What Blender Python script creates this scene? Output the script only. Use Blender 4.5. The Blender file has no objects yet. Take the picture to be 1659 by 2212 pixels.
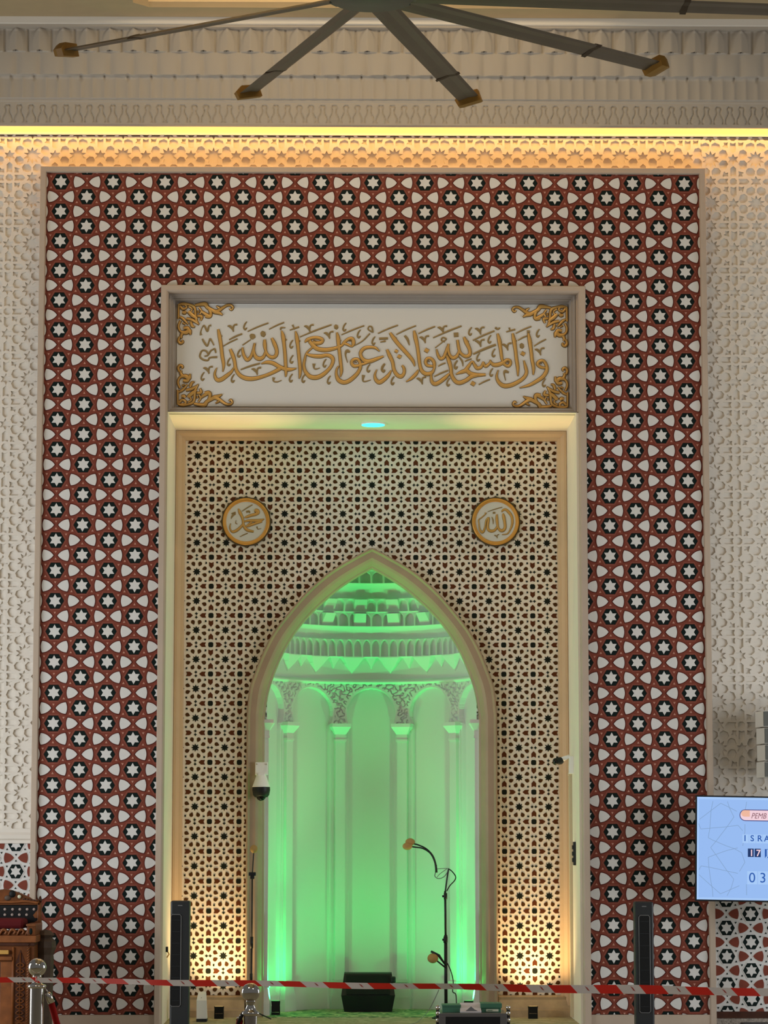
import bpy, bmesh, math, random
import numpy as np
from mathutils import Vector, Matrix
R = math.radians; PI = math.pi; rnd = random.Random(7)
sc = bpy.context.scene; C = sc.collection
# ------------------------------------------------------------------ camera
F_PX, YAW, PIT, ROL = 5934.0, .01172, .11785, .0003
CAM = Vector((-.247, -25.8, 1.73))
fw = Vector((math.sin(YAW)*math.cos(PIT), math.cos(YAW)*math.cos(PIT), math.sin(PIT)))
r0 = Vector((math.cos(YAW), -math.sin(YAW), 0)); u0 = r0.cross(fw)
rt = r0*math.cos(ROL)+u0*math.sin(ROL); up = u0*math.cos(ROL)-r0*math.sin(ROL)
cd = bpy.data.cameras.new('camera'); cam = bpy.data.objects.new('camera', cd); C.objects.link(cam)
cam.matrix_world = Matrix((( rt.x, up.x, -fw.x, CAM.x), (rt.y, up.y, -fw.y, CAM.y), (rt.z, up.z, -fw.z, CAM.z), (0,0,0,1)))
cd.sensor_fit = 'VERTICAL'; cd.sensor_height = 24; cd.lens = 24*F_PX/2212; cd.clip_end = 200
sc.camera = cam
def at(px, py, Y):
    """photo pixel -> point of the plane at depth Y"""
    d = fw + rt*((px-829.5)/F_PX) - up*((py-1106)/F_PX)
    return CAM + d*((Y-CAM.y)/d.y)
# ------------------------------------------------------------------ light
sc.view_settings.view_transform = 'Standard'; sc.view_settings.look = 'None'
sc.view_settings.gamma = 1; sc.view_settings.exposure = -.12
w = bpy.data.worlds.new('hall_ambient'); sc.world = w; w.use_nodes = True
w.node_tree.nodes['Background'].inputs[0].default_value = (1, .97, .92, 1)
w.node_tree.nodes['Background'].inputs[1].default_value = .13
def light(name, kind, loc, energy, color, target=None, size=1, size_y=None, spot=None, blend=.5, rad=.05):
    d = bpy.data.lights.new(name, kind); d.energy = energy; d.color = color
    if kind == 'AREA':
        d.size = size
        if size_y: d.shape = 'RECTANGLE'; d.size_y = size_y
    if kind == 'SPOT': d.spot_size = R(spot); d.spot_blend = blend; d.shadow_soft_size = rad
    if kind == 'POINT': d.shadow_soft_size = rad
    o = bpy.data.objects.new(name, d); C.objects.link(o); o.location = loc
    if target is not None:
        o.rotation_euler = (Vector(target)-Vector(loc)).to_track_quat('-Z', 'Y').to_euler()
    return o
# added side fill that brightens the lower walls, and the hall's ceiling lamps
light('side_fill', 'AREA', (-8.5, -5, 2.0), 450, (.9, .95, 1), (0, .5, 1.6), 5, 3.5)
light('side_fill', 'AREA', (8.5, -5, 2.0), 310, (.9, .95, 1), (0, .5, 1.6), 5, 3.5)
light('hall_lamp', 'AREA', (-3.5, -15, 8.8), 120, (1, .94, .86), (-.3, 0, 3), 1.2)
light('hall_lamp', 'AREA', (4.5, -17, 8.8), 90, (1, .94, .86), (.3, 0, 3), 1.2)
# ------------------------------------------------------------------ materials
def lin(c): return tuple((x/12.92 if x <= .04045 else ((x+.055)/1.055)**2.4) for x in [v/255 for v in c])
M = {}
def mat(name, rgb, rough=.6, spec=.3, metal=0, emit=None, estr=1, bump=0, bscale=40, vary=0, vscale=6, srgb=True, trans=0, coat=0):
    m = bpy.data.materials.new(name); m.use_nodes = True; nt = m.node_tree; b = nt.nodes['Principled BSDF']
    c = lin(rgb) if srgb else rgb
    b.inputs['Base Color'].default_value = (*c, 1); b.inputs['Roughness'].default_value = rough
    b.inputs['Metallic'].default_value = metal
    b.inputs['Specular IOR Level'].default_value = .5 if metal else spec
    if coat: b.inputs['Coat Weight'].default_value = coat
    if trans: b.inputs['Transmission Weight'].default_value = trans
    if emit: b.inputs['Emission Color'].default_value = (*lin(emit), 1); b.inputs['Emission Strength'].default_value = estr
    if bump or vary:
        tc = nt.nodes.new('ShaderNodeTexCoord'); nz = nt.nodes.new('ShaderNodeTexNoise')
        nz.inputs['Scale'].default_value = bscale if bump else vscale; nz.inputs['Detail'].default_value = 5
        nt.links.new(tc.outputs['Object'], nz.inputs['Vector'])
        if bump:
            bp = nt.nodes.new('ShaderNodeBump'); bp.inputs['Strength'].default_value = bump; bp.inputs['Distance'].default_value = .01
            nt.links.new(nz.outputs['Fac'], bp.inputs['Height']); nt.links.new(bp.outputs['Normal'], b.inputs['Normal'])
        if vary:
            n2 = nt.nodes.new('ShaderNodeTexNoise'); n2.inputs['Scale'].default_value = vscale; n2.inputs['Detail'].default_value = 6
            nt.links.new(tc.outputs['Object'], n2.inputs['Vector'])
            rp = nt.nodes.new('ShaderNodeValToRGB'); rp.color_ramp.elements[0].position = .3; rp.color_ramp.elements[1].position = .7
            rp.color_ramp.elements[0].color = (*[x*(1-vary) for x in c], 1); rp.color_ramp.elements[1].color = (*[min(1, x*(1+vary)) for x in c], 1)
            nt.links.new(n2.outputs['Fac'], rp.inputs['Fac']); nt.links.new(rp.outputs['Color'], b.inputs['Base Color'])
    M[name] = m; return m
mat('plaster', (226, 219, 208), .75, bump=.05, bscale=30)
mat('plaster_cornice_dim', (174, 164, 151), .8, bump=.05, bscale=30)  # darker than the wall plaster: the dimmer light up high is put into the colour
mat('niche_plaster', (215, 217, 213), .6)
mat('ceiling_paint', (172, 152, 120), .8, vary=.03)
mat('coffer_lit_paint', (226, 198, 152), .8, vary=.02)  # lighter than the ceiling: part of the coffer's warm light is in the colour
mat('stone_frame', (186, 168, 150), .5, vary=.05, vscale=3)
mat('portal_paint', (234, 226, 208), .6, vary=.02, vscale=3)
mat('tan_frame', (206, 178, 142), .45, vary=.04, vscale=3)
mat('grey_frame', (158, 148, 138), .6, vary=.03)
mat('arch_stone', (166, 143, 120), .45, vary=.06, vscale=4)
mat('tile_white', (214, 212, 208), .45, vary=.02, vscale=12)
mat('tile_red', (124, 62, 48), .6, .15, vary=.12, vscale=9)
mat('tile_red_shade', (88, 38, 30), .6, .15)  # dark outline paints the shaded edge of the embossed straps
mat('tile_red_lit', (142, 84, 70), .5)  # paler ring paints the light-catching edge of the embossing
mat('tile_pink', (190, 140, 122), .5)
mat('tile_black', (14, 28, 26), .6, .12)
mat('lattice_white', (230, 219, 203), .55, vary=.02)
mat('inlay_dark', (20, 26, 18), .6, .15)
mat('inlay_brown', (74, 44, 12), .6, .15)
mat('inlay_red', (88, 44, 16), .6, .15)
mat('marble_plinth', (176, 154, 122), .35, vary=.18, vscale=7)
mat('gold', (204, 158, 84), .4, metal=.35, bump=.1, bscale=60)
mat('gold_ring', (214, 156, 70), .36, metal=.35)
mat('gold_edge', (120, 92, 48), .5, metal=.3)
mat('olive_gold', (146, 122, 76), .45, metal=.3)
mat('board_white', (214, 212, 206), .5)
mat('plaque_edge', (84, 74, 52), .6)
mat('chrome', (215, 212, 206), .08, metal=1)
mat('brushed_steel', (190, 184, 178), .25, metal=1)
mat('black_plastic', (26, 28, 30), .45)
mat('black_matte', (12, 13, 13), .6)
mat('grille_black', (8, 9, 10), .7, bump=.3, bscale=300)
mat('charcoal', (44, 46, 48), .4)
mat('grey_line', (112, 112, 112), .4)
mat('foam', (170, 136, 82), .95, bump=.5, bscale=250)
mat('white_plastic', (240, 240, 238), .3)
mat('dark_glass', (10, 11, 12), .05)
mat('tape_red', (244, 58, 44), .35)
mat('tape_white', (246, 240, 240), .35)
mat('tape_ink', (196, 90, 84), .4)
mat('velvet_red', (160, 8, 6), .85, bump=.3, bscale=200)
mat('wood', (104, 56, 20), .45, bump=.15, bscale=30, vary=.3, vscale=14)
mat('wood_dark', (66, 32, 16), .5, vary=.3, vscale=14)
mat('wood_light', (126, 74, 38), .45, vary=.2, vscale=14)
mat('wood_grey', (78, 64, 54), .6, vary=.2, vscale=14)
mat('tufted_black', (12, 10, 10), .5)
mat('cushion_red', (84, 4, 8), .8)
mat('button', (168, 150, 140), .4)
mat('fan_blade', (92, 80, 68), .45, vary=.08, vscale=3)  # dark grey-brown stands in for the weak light on the blade undersides
mat('fan_joint', (58, 42, 28), .5)
mat('fan_tip', (128, 92, 34), .5)
mat('fan_hub', (84, 84, 72), .5)
mat('led_warm', (255, 200, 90), .5, emit=(255, 190, 100), estr=30)
mat('led_cyan', (60, 230, 240), .5, emit=(70, 235, 245), estr=2.2)
mat('lamp_green', (80, 255, 120), .5, emit=(60, 255, 110), estr=1.2)
mat('lamp_warm', (255, 220, 140), .5, emit=(255, 214, 130), estr=1.5)
mat('cable_beige', (206, 190, 158), .6)
mat('speaker_grey', (96, 98, 94), .7, bump=.2, bscale=300)
mat('speaker_white', (216, 214, 204), .5)
mat('box_green', (66, 112, 88), .5)
mat('box_label', (206, 206, 180), .5)
mat('case_grey', (96, 94, 94), .4, metal=.3)
mat('paper_white', (208, 202, 200), .7)
mat('screen_blue', (8, 9, 12), .3, emit=(160, 198, 255), estr=.95)
mat('screen_glow', (8, 9, 12), .3, emit=(172, 208, 255), estr=1)
mat('screen_line', (8, 9, 12), .3, emit=(140, 172, 212), estr=.9)
mat('screen_ink', (8, 9, 12), .3, emit=(44, 96, 186), estr=.9)
mat('screen_navy', (8, 9, 12), .3, emit=(34, 62, 118), estr=.8)
mat('screen_badge', (8, 9, 12), .3, emit=(250, 216, 226), estr=1)
mat('screen_peach', (8, 9, 12), .3, emit=(246, 190, 164), estr=1)
mat('screen_badge_rim', (8, 9, 12), .3, emit=(94, 96, 156), estr=.8)
mat('screen_badge_ink', (8, 9, 12), .3, emit=(140, 92, 104), estr=.9)
mat('book_spines', (150, 140, 130), .7, vary=.5, vscale=60)
def carpet(name, c1, c2, c3, scale):
    m = mat(name, c1, .95, .1); nt = m.node_tree; b = nt.nodes['Principled BSDF']
    tc = nt.nodes.new('ShaderNodeTexCoord'); n1 = nt.nodes.new('ShaderNodeTexNoise'); n1.inputs['Scale'].default_value = scale; n1.inputs['Detail'].default_value = 3
    n1.inputs['Distortion'].default_value = 1.5
    nt.links.new(tc.outputs['Object'], n1.inputs['Vector'])
    rp = nt.nodes.new('ShaderNodeValToRGB'); e = rp.color_ramp.elements
    e[0].position = .42; e[0].color = (*lin(c1), 1); e[1].position = .5; e[1].color = (*lin(c2), 1)
    k = e.new(.6); k.color = (*lin(c3), 1)
    nt.links.new(n1.outputs['Fac'], rp.inputs['Fac']); nt.links.new(rp.outputs['Color'], b.inputs['Base Color'])
    n2 = nt.nodes.new('ShaderNodeTexNoise'); n2.inputs['Scale'].default_value = 250; bp = nt.nodes.new('ShaderNodeBump'); bp.inputs['Strength'].default_value = .5
    nt.links.new(tc.outputs['Object'], n2.inputs['Vector']); nt.links.new(n2.outputs['Fac'], bp.inputs['Height']); nt.links.new(bp.outputs['Normal'], b.inputs['Normal'])
carpet('carpet_green', (92, 120, 88), (128, 148, 108), (196, 192, 154), 9)
carpet('carpet_hall', (168, 158, 132), (146, 144, 114), (186, 176, 150), 6)
# ------------------------------------------------------------------ mesh builder
class MB:
    def __init__(s): s.v = []; s.f = []; s.m = []; s.mats = []; s.sm = []
    def mi(s, name):
        if name not in s.mats: s.mats.append(name)
        return s.mats.index(name)
    def add(s, vs, fs, m, smooth=False):
        o = len(s.v); s.v += [tuple(p) for p in vs]; k = s.mi(m)
        for f in fs: s.f.append([o+i for i in f]); s.m.append(k); s.sm.append(smooth)
    def box(s, x0, x1, y0, y1, z0, z1, m, bev=0):
        if x0 > x1: x0, x1 = x1, x0
        if y0 > y1: y0, y1 = y1, y0
        if z0 > z1: z0, z1 = z1, z0
        if bev <= 0:
            vs = [(x, y, z) for x in (x0, x1) for y in (y0, y1) for z in (z0, z1)]
            s.add(vs, [(0, 1, 3, 2), (4, 6, 7, 5), (0, 4, 5, 1), (2, 3, 7, 6), (0, 2, 6, 4), (1, 5, 7, 3)], m)
        else:
            bm = bmesh.new(); bmesh.ops.create_cube(bm, size=1)
            for v in bm.verts: v.co = Vector(((x0+x1)/2+v.co.x*(x1-x0), (y0+y1)/2+v.co.y*(y1-y0), (z0+z1)/2+v.co.z*(z1-z0)))
            bmesh.ops.bevel(bm, geom=bm.edges[:], offset=bev, segments=2, affect='EDGES', profile=.5)
            s.bm(bm, m)
    def bm(s, bm, m, smooth=False, mtx=None):
        bm.verts.index_update()
        s.add([(mtx @ v.co if mtx else v.co) for v in bm.verts], [[v.index for v in f.verts] for f in bm.faces], m, smooth); bm.free()
    def poly(s, pts, y, m, thick=0):
        """polygon in XZ facing -Y; thick>0 gives side walls back to y+thick"""
        n = len(pts); a = sum(pts[i][0]*pts[(i+1) % n][1]-pts[(i+1) % n][0]*pts[i][1] for i in range(n))
        if a < 0: pts = pts[::-1]
        s.add([(p[0], y, p[1]) for p in pts], [list(range(n))], m)
        if thick:
            s.add([(p[0], y, p[1]) for p in pts]+[(p[0], y+thick, p[1]) for p in pts], [[(i+1) % n, i, n+i, n+(i+1) % n] for i in range(n)], m)
    def tube(s, pts, r, m, n=12, caps=True, smooth=True):
        pts = [Vector(p) for p in pts]; k = len(pts); rs = r if isinstance(r, (list, tuple)) else [r]*k
        vs = []; prev = None
        for i, p in enumerate(pts):
            t = (pts[min(i+1, k-1)]-pts[max(i-1, 0)]).normalized()
            if prev is None: a = t.orthogonal().normalized()
            else: a = (prev - t*prev.dot(t)).normalized()
            prev = a; b = t.cross(a)
            for j in range(n):
                an = 2*PI*j/n; vs.append(p+(a*math.cos(an)+b*math.sin(an))*rs[i])
        fs = [[i*n+j, i*n+(j+1) % n, (i+1)*n+(j+1) % n, (i+1)*n+j] for i in range(k-1) for j in range(n)]
        if caps: fs += [list(range(n))[::-1], [(k-1)*n+j for j in range(n)]]
        s.add(vs, fs, m, smooth)
    def lathe(s, prof, c, m, n=32, axis='Z', smooth=True, a0=0, a1=2*PI):
        full = abs(a1-a0-2*PI) < 1e-6; cnt = n if full else n+1; vs = []
        for (r, h) in prof:
            for j in range(cnt):
                an = a0+(a1-a0)*j/n; x, y = r*math.cos(an), r*math.sin(an)
                p = {'Z': (x, y, h), 'Y': (x, h, y), 'X': (h, x, y)}[axis]
                vs.append((c[0]+p[0], c[1]+p[1], c[2]+p[2]))
        fs = []
        for i in range(len(prof)-1):
            for j in range(n if full else n):
                j2 = (j+1) % cnt
                q = [i*cnt+j, i*cnt+j2, (i+1)*cnt+j2, (i+1)*cnt+j]
                fs.append(q if axis != 'Y' else q[::-1])
        s.add(vs, fs, m, smooth)
    def ball(s, c, r, m, sc_=(1, 1, 1), n=24):
        pr = [(max(1e-4, math.sin(PI*i/n)*r), -math.cos(PI*i/n)*r) for i in range(n+1)]
        o = len(s.v); s.lathe(pr, (0, 0, 0), m, n)
        for i in range(o, len(s.v)):
            v = s.v[i]; s.v[i] = (c[0]+v[0]*sc_[0], c[1]+v[1]*sc_[1], c[2]+v[2]*sc_[2])
    def xf(s, mtx):
        s.v = [tuple(mtx @ Vector(p)) for p in s.v]; return s
    def build(s, name, parent=None, loc=None):
        me = bpy.data.meshes.new(name)
        L = Vector(loc) if loc is not None else (parent.location if parent is not None and parent.type == 'EMPTY' else Vector())
        if parent is not None and loc is None: L = WORLD_LOC.get(parent.name, Vector())
        vs = [tuple(Vector(p)-L) for p in s.v]
        me.from_pydata(vs, [], s.f)
        for m in s.mats: me.materials.append(M[m])
        me.polygons.foreach_set('material_index', s.m); me.polygons.foreach_set('use_smooth', s.sm); me.update()
        o = bpy.data.objects.new(name, me); C.objects.link(o)
        if parent is not None: o.parent = parent; WORLD_LOC[o.name] = L
        else: o.location = L; WORLD_LOC[o.name] = L
        return o
WORLD_LOC = {}
def tag(o, label=None, cat=None, group=None, kind=None):
    if label: o['label'] = label
    if cat: o['category'] = cat
    if group: o['group'] = group
    if kind: o['kind'] = kind
    return o
def thing(name, label, cat, loc, group=None):
    o = bpy.data.objects.new(name, None); C.objects.link(o); o.location = Vector(loc); o.empty_display_size = .1
    WORLD_LOC[o.name] = Vector(loc); return tag(o, label, cat, group)
def struct(mb, name, label, cat=None):
    return tag(mb.build(name), label, cat or name.split('_')[0], kind='structure')
def clip(pts, x0, x1, z0, z1):
    for ax, v, sg in ((0, x0, 1), (0, x1, -1), (1, z0, 1), (1, z1, -1)):
        out = []; n = len(pts)
        for i in range(n):
            a, b = pts[i], pts[(i+1) % n]; da, db = (a[ax]-v)*sg, (b[ax]-v)*sg
            if da >= 0: out.append(a)
            if (da > 0) != (db > 0) and abs(da-db) > 1e-12:
                t = da/(da-db); out.append((a[0]+(b[0]-a[0])*t, a[1]+(b[1]-a[1])*t))
        pts = out
        if len(pts) < 3: return []
    return pts
def arr(cx, cz, pts, rot=0):
    c, s = math.cos(rot), math.sin(rot)
    return [(cx+x*c-z*s, cz+x*s+z*c) for x, z in pts]
def star(n, ro, ri, a0=PI/2):
    return [((ro if i % 2 == 0 else ri)*math.cos(a0+i*PI/n), (ro if i % 2 == 0 else ri)*math.sin(a0+i*PI/n)) for i in range(2*n)]
# ------------------------------------------------------------------ key dimensions (metres)
XC = -.048
PX0, PX1, PZ1 = -3.234, 3.137, 8.11          # portal block outline
IX0, IX1, IZ1 = -2.069, 1.976, 6.954         # inner frame outline
RX0, RX1 = -1.997, 1.885                     # portal opening
ZL = 5.742                                   # portal soffit
YB = 1.29                                    # back wall of the portal
YS = .15                                     # side walls
# ------------------------------------------------------------------ hexagon and star mosaic
def hexmosaic(mb, rects, xn, zn, sp, y, pal, sc_=1.0):
    base, edge, lobe, rim, hexa, st, tri = pal
    cx = sp*math.sqrt(3)/2
    for (x0, x1, z0, z1) in rects:
        mb.box(x0, x1, y, y+.03, z0, z1, base)
        i0 = int(math.floor((x0-xn)/cx))-1; i1 = int(math.ceil((x1-xn)/cx))+1
        for i in range(i0, i1+1):
            nx = xn+i*cx; off = .5*sp if i % 2 else 0
            j0 = int(math.floor((z0-zn-off)/sp))-1; j1 = int(math.ceil((z1-zn-off)/sp))+1
            for j in range(j0, j1+1):
                nz = zn+off+j*sp
                if nx < x0-sp or nx > x1+sp or nz < z0-sp or nz > z1+sp: continue
                def P(pts, dy, m):
                    q = clip(pts, x0, x1, z0, z1)
                    if q: mb.poly(q, y-dy, m, dy)
                hx = lambda r: [(nx+sp*r*math.cos(R(60*k)), nz+sp*r*math.sin(R(60*k))) for k in range(6)]
                P(hx(.345), .0025, rim); P(hx(.325), .0035, base); P(hx(.297), .0045, hexa)
                P(arr(nx, nz, star(6, .222*sp, .125*sp)), .0075, st)
                for sgn in (1, -1):
                    for grow, dy, m in ((.026, .002, edge), (0, .005, lobe)):
                        pts = []
                        for k in range(3):
                            a = (0 if sgn > 0 else PI)+k*2*PI/3
                            for t in range(7):
                                # bulged edge between this corner and the next
                                u = t/7; a2 = a+2*PI/3
                                rr = (.216+grow*1.6)
                                ax_, az_ = rr*math.cos(a), rr*math.sin(a); bx_, bz_ = rr*math.cos(a2), rr*math.sin(a2)
                                x = ax_+(bx_-ax_)*u; z = az_+(bz_-az_)*u; am = a+PI/3; bl = (.046+grow*.4)*math.sin(PI*u)**.8
                                pts.append((nx+sp*(sgn*.5774+x+math.cos(am)*bl), nz+sp*(z+math.sin(am)*bl)))
                        P(pts, dy, m)
                for k in range(6):
                    a = R(90+60*k); d = .385*sp
                    tr = [(.046*sp*math.cos(a+b), .046*sp*math.sin(a+b)) for b in (0, R(125), R(-125))]
                    P([(nx+d*math.cos(a)+p[0], nz+d*math.sin(a)+p[1]) for p in tr], .004, tri)
PALA = ('tile_red', 'tile_red_shade', 'tile_white', 'tile_red_lit', 'tile_black', 'tile_white', 'tile_pink')
PALB = ('tile_white', 'tile_white', 'tile_red', 'tile_white', 'tile_black', 'tile_white', 'tile_black')
SP = .28762
mb = MB()
hexmosaic(mb, [(PX0+.05, IX0+.02, .10, IZ1-.02), (IX1-.02, PX1-.05, .10, IZ1-.02), (PX0+.05, PX1-.05, IZ1-.02, PZ1-.05)], -3.040, 7.964, SP, 0, PALA)
struct(mb, 'wall_front', 'tall portal face covered in red, white and black hexagon star mosaic', 'wall')
# block behind the mosaic
mb = MB()
mb.box(PX0+.01, RX0-.004, .03, YB-.02, 0, PZ1-.01, 'stone_frame'); mb.box(RX1+.004, PX1-.01, .03, YB-.02, 0, PZ1-.01, 'stone_frame')
mb.box(RX0-.004, RX1+.004, .17, YB-.02, ZL+.004, PZ1-.01, 'stone_frame')
mb.box(PX0+.02, IX0, -.03, .03, 0, .098, 'stone_frame'); mb.box(IX1, PX1-.02, -.03, .03, 0, .098, 'stone_frame')
struct(mb, 'wall_middle', 'beige stone core of the projecting portal block and its low kerb', 'wall')
def frame3(mb, x0, x1, z1, zb, prof, m, closed=False):
    """mitred frame: prof = [(offset inward, Y)...]; open at the bottom unless closed"""
    n = len(prof)
    if closed:
        vs = []
        for o, y in prof: vs += [(x0+o, y, zb+o), (x0+o, y, z1-o), (x1-o, y, z1-o), (x1-o, y, zb+o)]
        fs = [[i*4+k, i*4+(k+1) % 4, (i+1)*4+(k+1) % 4, (i+1)*4+k] for i in range(n-1) for k in range(4)]
    else:
        vs = []
        for o, y in prof: vs += [(x0+o, y, zb), (x0+o, y, z1-o), (x1-o, y, z1-o), (x1-o, y, zb)]
        fs = [[i*4+k, i*4+k+1, (i+1)*4+k+1, (i+1)*4+k] for i in range(n-1) for k in range(3)]
    mb.add(vs, fs, m)
mb = MB(); frame3(mb, PX0, PX1, PZ1, 0, [(0, YS+.02), (0, -.035), (.006, -.045), (.05, -.045), (.056, -.035), (.058, .0)], 'stone_frame')
struct(mb, 'trim_1', 'beige stone border running round the outside of the mosaic portal', 'trim')
mb = MB(); frame3(mb, IX0, IX1, IZ1, 0, [(0, .0), (0, -.05), (.006, -.06), (.05, -.06), (.062, -.05), (.07, -.03), (.072, .10)], 'stone_frame')
struct(mb, 'trim_2', 'beige stone border round the portal opening and the inscription', 'trim')
# grey stepped surround of the inscription
mb = MB(); frame3(mb, RX0+.0, RX1-.0, 6.884, 5.746, [(0, .03), (.012, .03), (.022, .05), (.038, .05), (.040, .085), (.052, .095), (.055, .13), (.075, .14)], 'grey_frame', closed=True)
mb.box(RX0, RX1, .14, .17, ZL, 6.89, 'grey_frame'); mb.box(RX0, RX1, .085, .17, ZL+.009, ZL+.015, 'grey_frame')
struct(mb, 'trim_3', 'grey stepped moulding framing the white inscription board', 'trim')
# portal reveals and soffit
mb = MB(); mb.box(RX0-.02, RX0, .02, YB, 0, ZL, 'portal_paint'); mb.box(RX1, RX1+.02, .02, YB, 0, ZL, 'portal_paint')
mb.box(RX0-.02, RX1+.02, .03, YB, ZL, ZL+.008, 'portal_paint')
struct(mb, 'wall_reveal', 'cream side faces and soffit of the deep portal recess', 'wall')
mb = MB(); frame3(mb, RX0, RX1, ZL, .0, [(0, YB-.09), (.008, YB-.10), (.03, YB-.10), (.036, YB-.085), (.06, YB-.05), (.085, YB-.045), (.092, YB-.03), (.096, YB)], 'tan_frame')
struct(mb, 'trim_4', 'tan moulding round the patterned back wall of the portal', 'trim')
# ------------------------------------------------------------------ pointed arch
def side_x(pts, left=True):
    out = []
    for px, py in pts:
        p = at(px, py, YB); out.append((XC-p.x, p.z))
    return out
inner = side_x([(803.7,1226),(785,1236.5),(767.9,1246.5),(735,1268),(702.8,1295),(670,1326),(637.7,1365),(611.6,1409),(588.8,1463),(578,1500),(571,1545)])
outer = side_x([(802,1184.6),(784,1194),(766,1204),(733,1222.5),(698,1247),(660,1282),(624.6,1323),(592,1365),(567.7,1411),(549.8,1456),(539,1490),(533.5,1545)])
inner[0] = (0, inner[0][1]); outer[0] = (0, outer[0][1])
def resample(pts, n):
    d = [0]
    for a, b in zip(pts, pts[1:]): d.append(d[-1]+math.hypot(b[0]-a[0], b[1]-a[1]))
    T = d[-1]; res = []
    for i in range(n+1):
        t = T*i/n; k = 0
        while k < len(d)-2 and d[k+1] < t: k += 1
        u = (t-d[k])/(d[k+1]-d[k]); p0 = pts[max(k-1, 0)]; p1 = pts[k]; p2 = pts[k+1]; p3 = pts[min(k+2, len(pts)-1)]
        f = lambda a, b, c, e: .5*((2*b)+(-a+c)*u+(2*a-5*b+4*c-e)*u*u+(-a+3*b-3*c+e)*u**3)
        res.append((f(p0[0], p1[0], p2[0], p3[0]), f(p0[1], p1[1], p2[1], p3[1])))
    return res
NA = 40
ic = resample(inner, NA)+[(1.053, 0)]; oc = resample(outer, NA)+[(1.228, 0)]
ic = [(p[0], p[1]) for p in ic]; ic[0] = (0, ic[0][1]); oc[0] = (0, oc[0][1])
def arch_frame(mb, prof, m):
    n = len(ic); vs = []; 
    for t, y in prof:
        half = [(o[0]+(i[0]-o[0])*t, o[1]+(i[1]-o[1])*t) for o, i in zip(oc, ic)]
        ring = [(XC-h[0], y, h[1]) for h in half[::-1]]+[(XC+h[0], y, h[1]) for h in half[1:]]
        vs += ring
    L = 2*n-1
    fs = [[i*L+k, i*L+k+1, (i+1)*L+k+1, (i+1)*L+k] for i in range(len(prof)-1) for k in range(L-1)]
    mb.add(vs, fs, m)
mb = MB(); arch_frame(mb, [(0, YB), (0, YB-.075), (.04, YB-.095), (.10, YB-.095), (.15, YB-.075), (.20, YB-.06), (.52, YB-.05), (.66, YB-.03), (.80, YB+.01), (.90, YB+.05), (.96, YB+.055), (1.0, YB+.07), (1.02, YB+.16)], 'arch_stone')
struct(mb, 'trim_5', 'tan stone surround of the pointed niche arch', 'trim')
# arch test (half width of the middle line of the surround at height z)
mid = [((a[0]+b[0])/2, (a[1]+b[1])/2) for a, b in zip(ic, oc)]
def halfw(z, line):
    if z >= line[0][1]: return -1
    for a, b in zip(line, line[1:]):
        if a[1] >= z >= b[1] and a[1] > b[1]: return a[0]+(b[0]-a[0])*(a[1]-z)/(a[1]-b[1])
    return line[-1][0]
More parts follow.
